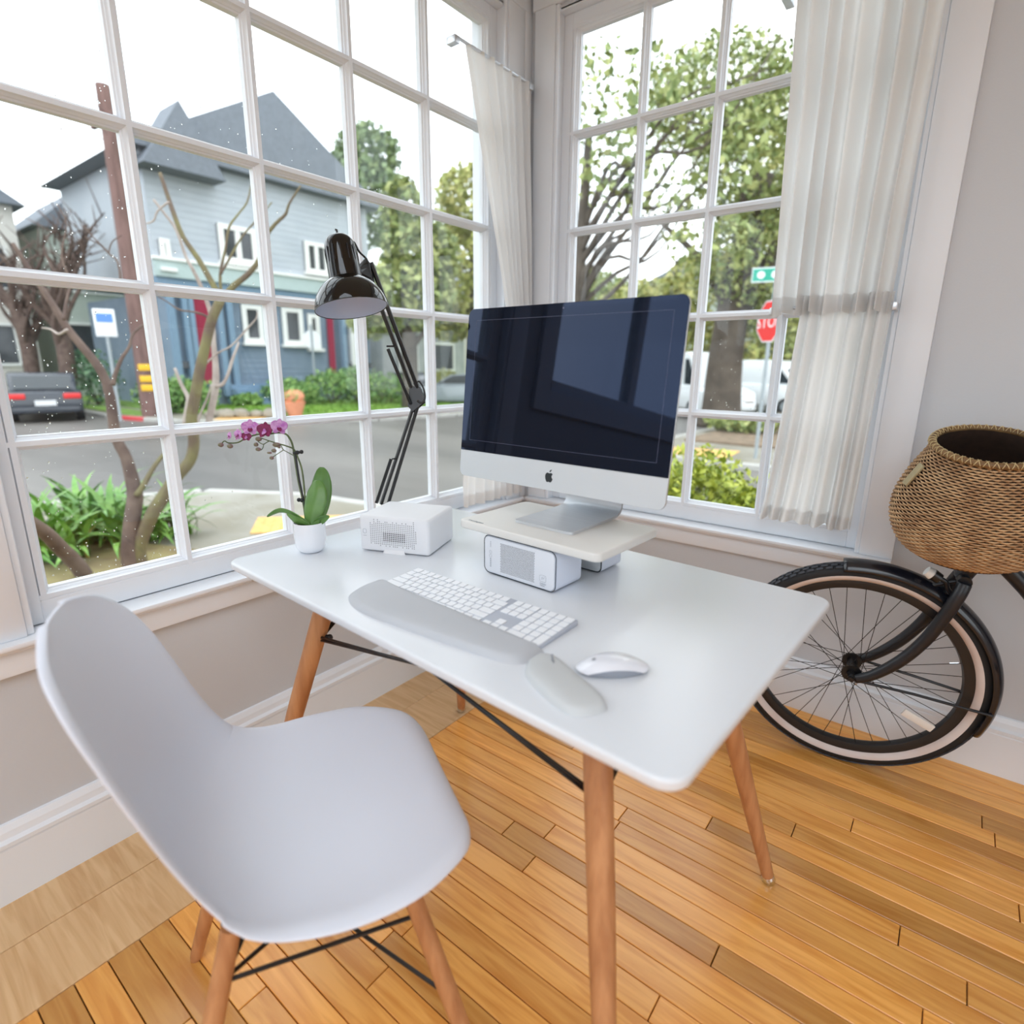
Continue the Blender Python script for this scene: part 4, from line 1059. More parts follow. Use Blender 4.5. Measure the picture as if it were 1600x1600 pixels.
curtain('curtain', 'upper white curtain gathered in the window corner above the screen', mLc, 1.66, 2.035, 1.90, 2.055, 1.345, 2.22, 6, 0.017, 8, ragged=0.005)
curtain('curtain', 'lower white curtain tier in the corner behind the screen', mLl, 1.84, 2.045, lambda v: 1.655 + 0.185 * max(0, (v - 0.12) / 0.88) ** 1.2, 2.04, 0.632, 1.40, 7, 0.014, 11, ragged=0.003)
def rod(label, mtx, a0, a1, z, off):
    t = thing('curtain_rod', label, 'curtain rod', mtx @ Vector((a0, 0, z)))
    mb = MB().tube([mtx @ Vector((a0, off, z)), mtx @ Vector((a1, off, z))], 0.005, 10); mb.build('rod', M['alu'], t, world=True, smooth=True)
    for a in (a0, a1):
        MB().box(a - 0.012, -0.001, z - 0.018, a + 0.012, off + 0.006, z + 0.004, mtx).build('bracket', M['alu'], t, world=True, bevel=0.003)
mRw = frame_mtx((0, YR - 0.020, 0), (1, 0, 0), (0, -1, 0), (0, 0, 1)); mLw = frame_mtx((XL + 0.020, 0, 0), (0, 1, 0), (1, 0, 0), (0, 0, 1))
rod('thin metal rod carrying the lower tier at the right window', mRw, -0.52, -0.200, 1.368, 0.036)
rod('thin metal rod carrying the upper tier at the right window', mRw, -0.58, -0.165, 2.22, 0.060)
rod('thin metal rod carrying the lower tier at the left window', mLw, 1.86, 2.035, 1.385, 0.012)
rod('thin metal rod carrying the upper tier at the left window', mLw, 1.62, 2.035, 2.22, 0.034)

#SECTION bicycle
# ================================================================== BICYCLE
BC = Vector((-0.1325, 1.8276, 0.3327)); BPsi = 0.13599; BLean = -0.1144
Be = Vector((math.cos(BPsi), math.sin(BPsi), 0)); Bn = Vector((-Be.y, Be.x, 0)); Bu = Vector((0, 0, 1)) * math.cos(BLean) + Bn * math.sin(BLean)
Bn2 = Be.cross(Bu); 
if Bn2.dot(Bn) < 0: Bn2 = -Bn2
BIKE = thing('bicycle', 'black cruiser bicycle with cream sidewall tyre leaning by the right wall', 'bicycle', (BC.x, BC.y, 0))
def B(e, u, n=0.0): return BC + Be * e + Bu * u + Bn2 * n        # e backwards along the bike, u up, n towards the wall
def bb(name, mb, m, parent=BIKE, **k): return mb.build(name, m, parent, world=True, **k)
NW = 128
def ringm(R, secs, name, m, parent):
    """revolve a closed cross-section (list of (radius offset, axial)) about the axle"""
    vs = []; fs = []; k = len(secs)
    for i in range(NW):
        a = 2 * PI * i / NW
        for r, ax in secs: vs.append(B((R + r) * math.cos(a), (R + r) * math.sin(a), ax))
    for i in range(NW):
        i2 = (i + 1) % NW
        for j in range(k): fs.append((i * k + j, i * k + (j + 1) % k, i2 * k + (j + 1) % k, i2 * k + j))
    return bb(name, MB().add(vs, fs), m, parent, smooth=True, angle=50)
wheel = bpy.data.objects.new('front_wheel', None); COL.objects.link(wheel); wheel.parent = BIKE
wheel.location = wm(BIKE).inverted() @ BC
Rm, rt = 0.3075, 0.0245
ringm(Rm, [(rt * math.cos(t), rt * math.sin(t)) for t in np.linspace(0, 2 * PI, 16, endpoint=False)], 'tyre', M['rubber'], wheel)
for s in (-1, 1):
    arc = [(rt * 1.02 * math.cos(t), s * rt * 1.02 * math.sin(t)) for t in np.linspace(math.radians(98), math.radians(170), 8)]
    arc += [(rt * 0.9 * math.cos(t), s * rt * 0.9 * math.sin(t)) for t in np.linspace(math.radians(170), math.radians(98), 8)]
    ringm(Rm, arc, 'sidewall', M['whitewall'], wheel)
ringm(0.2745, [(0.012, -0.014), (0.012, 0.014), (0.004, 0.016), (-0.012, 0.012), (-0.016, 0), (-0.012, -0.012), (0.004, -0.016)], 'rim', M['rim'], wheel)
tread = MB()
for row_, ax in enumerate((-40, -20, 0, 20, 40)):
    for i in range(84):
        a = 2 * PI * (i + 0.5 * (row_ % 2)) / 84
        t = math.radians(ax); r = Rm + (rt + 0.0015) * math.cos(t); n_ = (rt + 0.0015) * math.sin(t)
        c_ = B(r * math.cos(a), r * math.sin(a), n_)
        er = (Be * math.cos(a) + Bu * math.sin(a)) * math.cos(t) + Bn2 * math.sin(t); et = -Be * math.sin(a) + Bu * math.cos(a); ex_ = er.cross(et)
        tread.box(-0.0085, -0.0034, -0.0018, 0.0085, 0.0034, 0.0016, frame_mtx(c_, et, ex_, er))
o = bb('tread_blocks', tread, M['tread'], wheel, fixn=False); o['kind'] = 'stuff'
hub = MB(); hub.tube([B(0, 0, -0.036), B(0, 0, 0.036)], 0.014, 16)
for s in (-1, 1): hub.tube([B(0, 0, s * 0.030), B(0, 0, s * 0.036)], 0.0265, 20); hub.tube([B(0, 0, s * 0.036), B(0, 0, s * 0.050)], 0.013, 14)
bb('hub', hub, M['blackmetal'], wheel, smooth=True)
for i in range(36):
    s = 1 if i % 2 else -1; a = 2 * PI * i / 36; dirn = 1 if (i // 2) % 2 else -1; a2 = a + dirn * math.radians(62)
    p0 = B(0.0235 * math.cos(a2), 0.0235 * math.sin(a2), s * 0.033); p1 = B(0.266 * math.cos(a), 0.266 * math.sin(a), s * 0.004)
    bb('spoke', MB().tube([p0, p1], 0.0010, 5), M['spoke'], wheel)
rp = MB(); a = math.radians(-33)
rp.box(-0.042, -0.012, -0.004, 0.042, 0.012, 0.004, frame_mtx(B(0.215 * math.cos(a), 0.215 * math.sin(a), -0.012), (Be * math.cos(a + 0.15) + Bu * math.sin(a + 0.15)), (-Be * math.sin(a + 0.15) + Bu * math.cos(a + 0.15)), Bn2))
bb('spoke_reflector', rp, M['reflector'], wheel, bevel=0.003)
bb('valve', MB().tube([B(0.255 * math.cos(0.35), 0.255 * math.sin(0.35), 0), B(0.235 * math.cos(0.35), 0.235 * math.sin(0.35), 0)], 0.003, 8), M['chrome'], wheel)
# mudguard
fd = MB(); vs = []; fs = []; sec = [(math.radians(d)) for d in np.linspace(-82, 82, 13)]; na = 60
for i in range(na + 1):
    a = math.radians(101) + (math.radians(-20) - math.radians(101)) * i / na
    endt = 1.0
    for t in sec:
        r = 0.3160 + 0.0300 * math.cos(t); n_ = 0.0345 * math.sin(t); vs.append(B(r * math.cos(a), r * math.sin(a), n_))
k = len(sec)
for i in range(na):
    for j in range(k - 1): fs.append((i * k + j, i * k + j + 1, (i + 1) * k + j + 1, (i + 1) * k + j))
o = bb('mudguard', fd.add(vs, fs), M['fender'], smooth=True, angle=0); md = o.modifiers.new('t', 'SOLIDIFY'); md.thickness = 0.0016
# fork
for s in (-1, 1):
    pts = smoothpath([B(0.010, -0.004, s * 0.053), B(0.050, 0.022, s * 0.053), B(0.105, 0.085, s * 0.052), B(0.150, 0.165, s * 0.050), B(0.180, 0.250, s * 0.049), B(0.196, 0.305, s * 0.046), B(0.204, 0.335, s * 0.034)], 5)
    bb('fork_leg', MB().tube(pts, list(np.interp(np.linspace(0, 1, len(pts)), [0, 0.3, 0.7, 1], [0.0125, 0.0155, 0.0165, 0.0165])), 16), M['satin_black'], smooth=True, angle=0)
    bb('mudguard_stay', MB().tube([B(0.012, -0.004, s * 0.060), B(0.15, -0.012, s * 0.048), B(0.33, -0.030, s * 0.035)], 0.0042, 8), M['satin_black'], smooth=True)
    ax_ = MB().tube([B(0, 0, s * 0.050), B(0, 0, s * 0.064)], 0.010, 12); ax_.tube([B(0, 0, s * 0.058), B(0, 0, s * 0.070)], 0.0075, 6)
    bb('axle_nut', ax_, M['blackmetal'], smooth=True)
bb('fork_screw', MB().ball(B(0.014, -0.014, -0.058), 0.004, n=8, m=6), M['chrome'])
cd = (B(0.285, 0.56) - B(0.205, 0.345)).normalized()
def hd2(t): return B(0.205, 0.345) + cd * t
bb('fork_crown', MB().tube([hd2(-0.01), hd2(0.028)], [0.019, 0.0205], 18).tube([B(0.204, 0.338, -0.036), B(0.204, 0.338, 0.036)], 0.016, 12), M['satin_black'], smooth=True)
bb('headset_cup', MB().tube([hd2(0.028), hd2(0.033), hd2(0.040), hd2(0.044)], [0.022, 0.0255, 0.0255, 0.020], 20), M['satin_black'], smooth=True)
bb('head_tube', MB().tube([hd2(0.044), hd2(0.17)], 0.0225, 20), M['satin_black'], smooth=True)
bb('headset_cup', MB().tube([hd2(0.17), hd2(0.178), hd2(0.186)], [0.025, 0.025, 0.02], 20), M['satin_black'], smooth=True)
bb('stem', MB().tube([hd2(0.18), hd2(0.30), hd2(0.31) - Be * 0.03], 0.0125, 14), M['satin_black'], smooth=True)
hbp = [hd2(0.31) + Bn2 * 0 + Be * e_ + Bu * u_ + Bn2 * n_ for e_, u_, n_ in ((0.36, 0.06, -0.30), (0.22, 0.075, -0.30), (0.06, 0.05, -0.20), (-0.03, 0.0, -0.05), (-0.03, 0.0, 0.05), (0.03, 0.05, 0.12), (0.15, 0.075, 0.16), (0.28, 0.06, 0.17))]
bb('handlebar', MB().tube(smoothpath(hbp, 5), 0.011, 12), M['satin_black'], smooth=True, angle=0)
for q in (0, -1):
    a_, b_ = (hbp[0], hbp[1]) if q == 0 else (hbp[-1], hbp[-2])
    bb('grip', MB().tube([a_, a_.lerp(b_, 0.85)], 0.016, 12), M['leather'], smooth=True)
# down tube / top tubes run out of the picture to the rear
def pth(*p): return smoothpath([B(*q) for q in p], 5)
bb('down_tube', MB().tube(pth((0.235, 0.425), (0.36, 0.30), (0.52, 0.08), (0.62, -0.04)), 0.019, 16), M['satin_black'], smooth=True, angle=0)
bb('top_tube', MB().tube(pth((0.255, 0.475), (0.40, 0.46), (0.60, 0.40), (0.78, 0.30)), 0.016, 16), M['satin_black'], smooth=True, angle=0)
bb('seat_tube', MB().tube([B(0.62, -0.04), B(0.82, 0.42)], 0.016, 14), M['satin_black'], smooth=True)
bb('saddle', MB().ball(B(0.86, 0.53), 0.14, 0.10, 0.045, 18, 10), M['leather'], smooth=True)
bb('seat_post', MB().tube([B(0.82, 0.42), B(0.85, 0.50)], 0.013, 12), M['chrome'], smooth=True)
for s in (-1, 1):
    bb('chain_stay', MB().tube([B(0.62, -0.04, s * 0.03), B(1.08, 0.0, s * 0.06)], 0.009, 10), M['satin_black'], smooth=True)
    bb('seat_stay', MB().tube([B(0.80, 0.38, s * 0.02), B(1.08, 0.0, s * 0.06)], 0.008, 10), M['satin_black'], smooth=True)
    bb('crank', MB().tube([B(0.62, -0.04, s * 0.05), B(0.62 + s * 0.12, -0.04 - s * 0.11, s * 0.065)], 0.009, 8).box(-0.045, -0.03, -0.01, 0.045, 0.03, 0.01, frame_mtx(B(0.62 + s * 0.12, -0.04 - s * 0.11, s * 0.10), Be, Bn2, Bu)), M['blackmetal'])
rw = bpy.data.objects.new('rear_wheel', None); COL.objects.link(rw); rw.parent = BIKE
off = Be * 1.08; rw.location = wheel.location + off
for ch in list(wheel.children):
    c_ = ch.copy(); COL.objects.link(c_); c_.parent = rw
# headlamp / bell on its bracket ahead of the head tube
lm = MB().tube([B(0.134, 0.347, -0.03), B(0.152, 0.336, -0.03)], [0.0155, 0.014], 14)
bb('headlamp', lm, M['blackmetal'], smooth=True)
bb('headlamp_lens', MB().tube([B(0.122, 0.354, -0.03), B(0.135, 0.346, -0.03)], [0.0125, 0.0158], 14), M['reflector'], smooth=True)
bb('headlamp_bracket', MB().tube(pth((0.150, 0.338, -0.03), (0.166, 0.330, -0.028), (0.176, 0.308, -0.024), (0.190, 0.290, -0.02)), 0.006, 10), M['satin_black'], smooth=True, angle=0)
bb('mudguard_bracket', MB().tube(pth((0.140, 0.305, -0.012), (0.165, 0.318, -0.012), (0.195, 0.330, -0.01)), [0.006] * 11, 8), M['satin_black'], smooth=True)

# --- basket
KC = B(0.190, 0.424, 0.0)
BK = thing('bicycle_basket', 'round woven seagrass basket on the front of the bicycle', 'basket', KC)
BK.rotation_euler = frame_mtx((0, 0, 0), Be, Be.cross(Bu) * -1 if Be.cross(Bu).dot(Bn) < 0 else Be.cross(Bu), Bu).to_3x3().to_euler() if False else (Matrix((Be, Bu.cross(Be), Bu)).transposed() @ Matrix.Rotation(math.radians(5.5), 3, 'X')).to_euler()
bprof = [(0.126, 0.0), (0.143, 0.012), (0.158, 0.036), (0.168, 0.066), (0.171, 0.094), (0.168, 0.124), (0.158, 0.158), (0.144, 0.192), (0.129, 0.222), (0.117, 0.246), (0.111, 0.264)]
bprof = [(r * 1.0, z) for r, z in bprof]
prof2 = smoothpath(bprof, 6)
zz_ = np.array([p[1] for p in prof2]); rr_ = np.array([p[0] for p in prof2])
arc_ = np.concatenate([[0], np.cumsum(np.hypot(np.diff(rr_), np.diff(zz_)))])
NR = int(arc_[-1] / 0.0060)
def bpt(ang, r, z, off=0.0): return Vector(((r + off) * math.cos(ang), (r + off) * (1.02 + 0.23 * min(1, z / 0.26)) * math.sin(ang), z))
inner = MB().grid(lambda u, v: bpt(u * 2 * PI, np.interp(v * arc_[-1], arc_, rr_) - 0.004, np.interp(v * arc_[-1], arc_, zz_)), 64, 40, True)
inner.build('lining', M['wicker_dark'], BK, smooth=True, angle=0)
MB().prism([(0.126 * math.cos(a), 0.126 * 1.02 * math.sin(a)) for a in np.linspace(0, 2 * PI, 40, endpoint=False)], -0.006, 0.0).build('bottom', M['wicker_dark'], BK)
NST = 84
def weave(rows, sign, name):
    mb = MB()
    for i in rows:
        s = (i + 0.5) / NR * arc_[-1]; r = np.interp(s, arc_, rr_); z = np.interp(s, arc_, zz_)
        vs = []; fs = []; sub = 2; n = NST * sub
        for j in range(n):
            a = 2 * PI * j / n; w_ = math.cos(PI * (j / sub + i))
            ro = 0.0006 + 0.0021 * w_
            hh = 0.0033 * (0.75 + 0.35 * max(0, w_))
            for (dr, dz) in ((0.0016, 0), (0, hh), (-0.0016, 0), (0, -hh)):
                vs.append(bpt(a, r, z + dz, ro + dr))
        for j in range(n):
            j2 = (j + 1) % n
            for k in range(4): fs.append((j * 4 + k, j * 4 + (k + 1) % 4, j2 * 4 + (k + 1) % 4, j2 * 4 + k))
        mb.add(vs, fs)
    o = mb.build(name, M['wicker'], BK, smooth=True, angle=0, fixn=False); o['kind'] = 'stuff'
weave(range(NR), 1, 'woven_strands')
rimz = 0.268
MB().tube([bpt(a, 0.111, rimz, 0.001) for a in np.linspace(0, 2 * PI, 64, endpoint=False)], 0.0078, 10, closed=True).build('rim_cane', M['rattan'], BK, smooth=True, angle=0)
lc = MB()
for k in range(46):
    a0 = 2 * PI * k / 46
    for s in (-1, 1):
        pts = []
        for q in range(5):
            t = q / 4 * PI - 0.2; a = a0 + s * (q / 4 - 0.5) * 0.10
            pts.append(bpt(a, 0.111 + 0.001 + 0.0088 * math.cos(t), rimz + 0.0088 * math.sin(t)))
        lc.tube(pts, 0.0009, 4)
o = lc.build('rim_lacing', M['lacing'], BK, smooth=True, angle=0, fixn=False); o['kind'] = 'stuff'
a = math.radians(197)
MB().box(-0.012, -0.003, -0.030, 0.012, 0.003, 0.030, frame_mtx(bpt(a, 0.141, 0.200, 0.007), Vector((-math.sin(a), math.cos(a), 0)), Vector((math.cos(a), math.sin(a), 0.55)).normalized(), Vector((-0.5 * math.cos(a), -0.5 * math.sin(a), 0.87)).normalized())).build('leather_tab', M['leather'], BK, bevel=0.002)

#SECTION outside
# ================================================================== OUTSIDE
G = -0.60
def flat(name, poly, z, th, m, **k):
    o = MB().prism(poly, z - th, z).build(name, m, **k); return o
o = flat('road', [(-70, -30), (30, -30), (30, 70), (-70, 70)], G - 0.10, 0.3, M['asphalt']); o['kind'] = 'structure'
near = [(-9.0, -30), (-9.0, 2.2), (-8.3, 3.6), (-7.0, 4.35), (-5.6, 4.6), (25, 4.6), (25, -30)]
o = flat('pavement_corner', near, G, 0.2, M['concrete']); o['kind'] = 'structure'
o = flat('yard_ground', [(-8.2, -10), (-8.2, 1.6), (-6.9, 2.35), (-6.2, 2.1), (-4.6, 2.7), (-1.75, 2.9), (-1.75, -10)], G + 0.03, 0.1, M['yardsoil']); o['kind'] = 'structure'
o = flat('yard_ground', [(-2.6, 2.4), (-2.6, 4.3), (3, 4.3), (3, 2.4)], G + 0.03, 0.1, M['mulch']); o['kind'] = 'structure'
nw = [(-70, 7.4), (-21.8, 7.2), (-18.6, 8.2), (-16.8, 10.2), (-15.4, 12.6), (-14.6, 15.5), (-14.4, 60), (-70, 60)]
o = flat('pavement_far', nw, G, 0.2, M['concrete']); o['kind'] = 'structure'
o = flat('lawn_far', [(-60, 8.8), (-21.9, 8.8), (-19.4, 9.9), (-18.0, 11.0), (-16.6, 12.2), (-15.7, 13.6), (-15.2, 15.8), (-15.0, 50), (-60, 50)], G + 0.04, 0.1, M['lawn']); o['kind'] = 'structure'
o = flat('lawn_strip', [(-45, 7.55), (-22.2, 7.5), (-21.2, 7.75), (-21.2, 8.3), (-45, 8.3)], G + 0.05, 0.1, M['lawn']); o['kind'] = 'structure'
ne = [(-5.6, 11.2), (-5.6, 60), (25, 60), (25, 11.2)]
o = flat('pavement_right', ne, G, 0.2, M['concrete']); o['kind'] = 'structure'
o = flat('mulch_bed', [(-5.2, 13.6), (-5.2, 40), (20, 40), (20, 13.6)], G + 0.05, 0.1, M['mulch']); o['kind'] = 'structure'
# kerbs built stone by stone
def kerb(poly, m, step=1.5, w_=0.16, grp=None):
    k_ = thing('kerb', grp[0], 'kerb', (poly[0][0], poly[0][1], G)); cache = {}
    for (x0, y0), (x1, y1) in zip(poly[:-1], poly[1:]):
        L = math.hypot(x1 - x0, y1 - y0); n = max(1, int(L / step)); an = math.atan2(y1 - y0, x1 - x0); l = L / n
        me = MB().box(0.01, -w_, -0.12, l - 0.01, 0, 0.015).mesh('kerb_stone', m, bevel=0.02, bseg=1)
        for i in range(n):
            put('kerb_stone', me, m, k_, (x0 + (x1 - x0) * i / n - poly[0][0], y0 + (y1 - y0) * i / n - poly[0][1], 0), (0, 0, an))
kerb([(-9.0, -8), (-9.0, 2.2), (-8.3, 3.6), (-7.0, 4.35), (-5.6, 4.6), (4, 4.6)][::-1], M['kerb'], grp=('pale concrete kerb round the near street corner',))
kerb([(-40, 7.3), (-22.6, 7.2)], M['kerb'], grp=('grey concrete kerb beside the parked dark car',))
kerb([(-22.4, 7.2), (-20.6, 7.55)], M['redkerb'], 0.9, grp=('short red painted kerb across the street',))
kerb([(-20.6, 7.55), (-18.6, 8.2), (-16.8, 10.2), (-15.4, 12.6), (-14.6, 15.5), (-14.5, 34)], M['kerb'], grp=('grey concrete kerb curving round the far lawn corner',))
kerb([(-5.6, 24), (-5.6, 11.2), (6, 11.2)], M['kerb'], grp=('grey concrete kerb across the side street',))
def tactile(label, pts, z):
    c = sum((Vector((p[0], p[1], 0)) for p in pts), Vector()) / len(pts)
    t = thing('tactile_paving', label, 'paving', (c.x, c.y, z))
    MB().prism([(p[0] - c.x, p[1] - c.y) for p in pts], -0.03, 0.012).build('slab', M['tactile'], t)
    mb = MB(); xs = [p[0] - c.x for p in pts]; ys = [p[1] - c.y for p in pts]
    a, b, d = Vector((xs[0], ys[0])), Vector((xs[1] - xs[0], ys[1] - ys[0])), Vector((xs[3] - xs[0], ys[3] - ys[0]))
    for i in range(1, 14):
        for j in range(1, 9):
            q = a + b * (i / 14) + d * (j / 9); mb.lathe([(0.02, 0.012), (0.012, 0.018), (0.0005, 0.018)], 6, Matrix.Translation((q.x, q.y, 0)))
    o = mb.build('domes', M['tactile'], t, fixn=False); o['kind'] = 'stuff'
tactile('yellow tactile paving at the near corner behind the white box', [(-6.35, 3.35), (-5.35, 4.35), (-4.8, 3.9), (-5.8, 2.95)], G)
tactile('yellow tactile paving across the side street', [(-4.9, 11.35), (-3.5, 11.6), (-3.6, 12.7), (-5.0, 12.3)], G)
tactile('yellow tactile paving across the street below the blue house', [(-18.3, 8.5), (-17.3, 9.7), (-18.1, 10.2), (-19.1, 9.2)], G + 0.0)

# --- vegetation builders
def cards(n, fn, size, aspect=1.6):
    """n small folded leaves placed by fn() -> point; each its own island"""
    P = np.array([fn() for _ in range(n)]); d = rng.normal(size=(n, 3)); d /= np.linalg.norm(d, axis=1)[:, None]
    q = rng.normal(size=(n, 3)); q -= (q * d).sum(1)[:, None] * d; q /= np.linalg.norm(q, axis=1)[:, None]
    s = size * rng.uniform(0.6, 1.3, n)[:, None]; nn = np.cross(d, q)
    V = np.stack([P - d * s * aspect * 0.5, P + q * s * 0.5 + nn * s * 0.12, P + d * s * aspect * 0.5, P - q * s * 0.5 + nn * s * 0.12], 1).reshape(-1, 3)
    F = np.arange(n * 4).reshape(n, 4)
    return V, F
def card_mesh(name, V, F, m):
    me = bpy.data.meshes.new(name); me.vertices.add(len(V)); me.vertices.foreach_set('co', V.ravel())
    me.loops.add(F.size); me.loops.foreach_set('vertex_index', F.ravel().astype(np.int32))
    me.polygons.add(len(F)); me.polygons.foreach_set('loop_start', np.arange(0, F.size, 4, dtype=np.int32)); me.polygons.foreach_set('loop_total', np.full(len(F), 4, np.int32))
    me.update(calc_edges=True); me.validate(); me.materials.append(m); return me
def blob(cx, cy, cz, rx, ry, rz, hollow=0.45):
    def f():
        v = rng.normal(size=3); v /= np.linalg.norm(v); r = (hollow + (1 - hollow) * rng.random()) ** 0.6
        return np.array([cx + v[0] * rx * r, cy + v[1] * ry * r, cz + v[2] * rz * r])
    return f
def multi(blobs):
    fs_ = [blob(*b) for b in blobs]; w_ = np.array([b[3] * b[4] * b[5] for b in blobs]) ** 0.67; w_ /= w_.sum()
    return lambda: fs_[rng.choice(len(fs_), p=w_)]()
def tree(label, x, y, z, trunk, branches, blobs, n, size, m, bark='bark_far', name='tree', group=None, core=True):
    t = thing(name, label, 'tree', (x, y, z), group=group)
    tm = MB(); tm.tube(smoothpath([p[:3] for p in trunk], 3), list(np.interp(np.linspace(0, 1, (len(trunk) - 1) * 3 + 1), np.linspace(0, 1, len(trunk)), [p[3] for p in trunk])), 12)
    tm.build('trunk', M[bark], t, smooth=True, angle=0)
    for b in branches:
        MB().tube(smoothpath([p[:3] for p in b], 3), list(np.interp(np.linspace(0, 1, (len(b) - 1) * 3 + 1), np.linspace(0, 1, len(b)), [p[3] for p in b])), 8).build('branch', M[bark], t, smooth=True, angle=0)
    if n:
        V, F = cards(n, multi(blobs), size); o = put('crown', card_mesh('crown', V, F, m), m, t); o['kind'] = 'stuff'
    return t
def bush(label, x, y, z, rx, ry, rz, n, size, m, name='bush', group=None):
    t = thing(name, label, 'bush', (x, y, z), group=group)
    bl = [(0, 0, rz * 0.9, rx, ry, rz)] + [(random.uniform(-0.5, 0.5) * rx, random.uniform(-0.5, 0.5) * ry, rz * random.uniform(0.9, 1.3), rx * 0.6, ry * 0.6, rz * 0.6) for _ in range(4)]
    V, F = cards(n, multi(bl), size); o = put('foliage', card_mesh('foliage', V, F, m), m, t); o['kind'] = 'stuff'
    st = MB()
    for k in range(7):
        a = random.uniform(0, 6.28); st.tube([(0, 0, -0.05), (math.cos(a) * rx * 0.35, math.sin(a) * ry * 0.35, rz * 0.8), (math.cos(a) * rx * 0.6, math.sin(a) * ry * 0.6, rz * 1.3)], [0.02 * rx + 0.006, 0.006, 0.003], 5)
    st.build('stems', M['bark_brown'], t)
    return t

# --- the bare, mossy garden tree outside the left window
def branch_tree(name, label, base_px, dist, polys, bark, zoff=G):
    b = at_dist(*base_px, dist); t = thing(name, label, 'tree', (b.x, b.y, zoff))
    for i, (pl, dz, bk) in enumerate(polys):
        n = len(pl); pts = []; rr = []
        for k, (x, y, w_) in enumerate(pl):
            d = dist + dz * k / max(1, n - 1)
            p = at_dist(x, y, d); pts.append(p); rr.append(max(0.004, w_ * (p - CP).dot(CF) / FPX * 0.46))
        if pl[0][1] > 845 and pl[0][1] < 930:      # continue down into the ground
            q = Vector(pts[0]); q.z = zoff - 0.05; pts.insert(0, q); rr.insert(0, rr[0] * 1.15)
        sp = smoothpath(pts, 3); R = np.interp(np.linspace(0, 1, len(sp)), np.linspace(0, 1, len(rr)), rr)
        MB().tube(sp, list(R), 9).build('trunk' if i < 3 else 'branch', M[bk], t, world=True, smooth=True, angle=0)
    return t
gt = [
    ([(203, 862, 27), (206, 820, 26), (211, 778, 25), (207, 752, 22), (197, 715, 18), (184, 690, 17), (178, 665, 17), (172, 620, 16), (163, 590, 14), (148, 565, 14), (127, 540, 13), (107, 515, 12), (88, 485, 11), (73, 462, 10), (48, 425, 8), (20, 380, 6)], 0.5, 'bark_brown'),
    ([(216, 862, 24), (226, 830, 22), (240, 800, 22), (256, 776, 22), (276, 745, 20), (297, 720, 18), (303, 690, 18), (299, 655, 18), (305, 620, 18), (312, 580, 17), (321, 540, 16), (331, 500, 16), (345, 468, 15)], -0.2, 'bark_green'),
    ([(142, 912, 26), (120, 882, 25), (96, 858, 24), (70, 832, 23), (30, 805, 20), (-30, 770, 16)], -0.6, 'bark_brown'),
    ([(345, 470, 12), (333, 445, 10), (310, 405, 9), (286, 370, 8), (272, 335, 8), (264, 312, 7), (250, 270, 6)], 0.3, 'bark_green'),
    ([(347, 468, 6), (344, 430, 5), (352, 390, 4), (358, 355, 4), (372, 335, 3), (386, 316, 3), (392, 290, 2)], 0.2, 'bark_green'),
    ([(348, 466, 11), (366, 446, 10), (388, 428, 9), (405, 405, 8), (412, 375, 7), (430, 350, 6), (446, 335, 5), (452, 318, 4), (470, 290, 3)], -0.2, 'bark_green'),
    ([(213, 775, 10), (226, 755, 9), (236, 737, 8), (246, 722, 7), (262, 703, 6)], 0.2, 'bark_green'),
    ([(325, 668, 10), (328, 650, 11), (336, 610, 12), (337, 575, 10), (334, 540, 8), (332, 505, 7), (323, 470, 7), (306, 430, 6), (290, 400, 5), (276, 360, 5), (258, 335, 4), (240, 312, 4)], 0.4, 'bark_grey'),
    ([(288, 665, 8), (292, 640, 8), (294, 622, 7), (283, 600, 6), (273, 575, 5)], 0.1, 'bark_grey'),
    ([(176, 602, 8), (180, 585, 7), (190, 560, 6), (202, 542, 5), (206, 525, 4), (218, 512, 4), (238, 500, 3)], 0.1, 'bark_brown'),
    ([(330, 500, 5), (318, 492, 4), (300, 487, 3), (280, 484, 3), (262, 472, 2), (245, 462, 2)], 0.1, 'bark_brown'),
    ([(336, 604, 6), (348, 600, 6), (356, 585, 5), (362, 565, 5), (370, 543, 4), (373, 535, 3)], 0.1, 'bark_grey'),
    ([(318, 572, 4), (340, 552, 3), (362, 540, 3), (385, 515, 3), (400, 498, 2), (402, 488, 2)], -0.1, 'bark_grey'),
    ([(303, 680, 5), (312, 650, 4), (325, 620, 3), (330, 600, 2)], 0.1, 'bark_grey'),
    ([(345, 428, 4), (358, 405, 4), (378, 370, 3), (400, 345, 3), (425, 316, 2)], 0.1, 'bark_green'),
    ([(190, 452, 4), (184, 410, 3), (172, 398, 3), (160, 385, 3), (145, 370, 2), (130, 352, 2)], 0.1, 'bark_brown'),
    ([(170, 395, 2), (175, 378, 2), (190, 368, 2)], 0, 'bark_brown'), ([(160, 384, 2), (148, 378, 2), (132, 370, 2)], 0, 'bark_brown'),
    ([(100, 500, 6), (102, 480, 5), (106, 460, 4), (110, 440, 3), (96, 400, 3), (104, 350, 2), (90, 320, 2)], 0.2, 'bark_brown'),
    ([(105, 515, 5), (92, 522, 4), (80, 515, 3), (66, 512, 2)], 0.2, 'bark_grey'),
    ([(264, 315, 4), (246, 330, 3), (240, 345, 3), (225, 350, 2)], 0.1, 'bark_grey'),
]
branch_tree('garden_tree', 'bare mossy branching tree just outside the left window', (212, 862), 5.9, gt, 'bark_green')
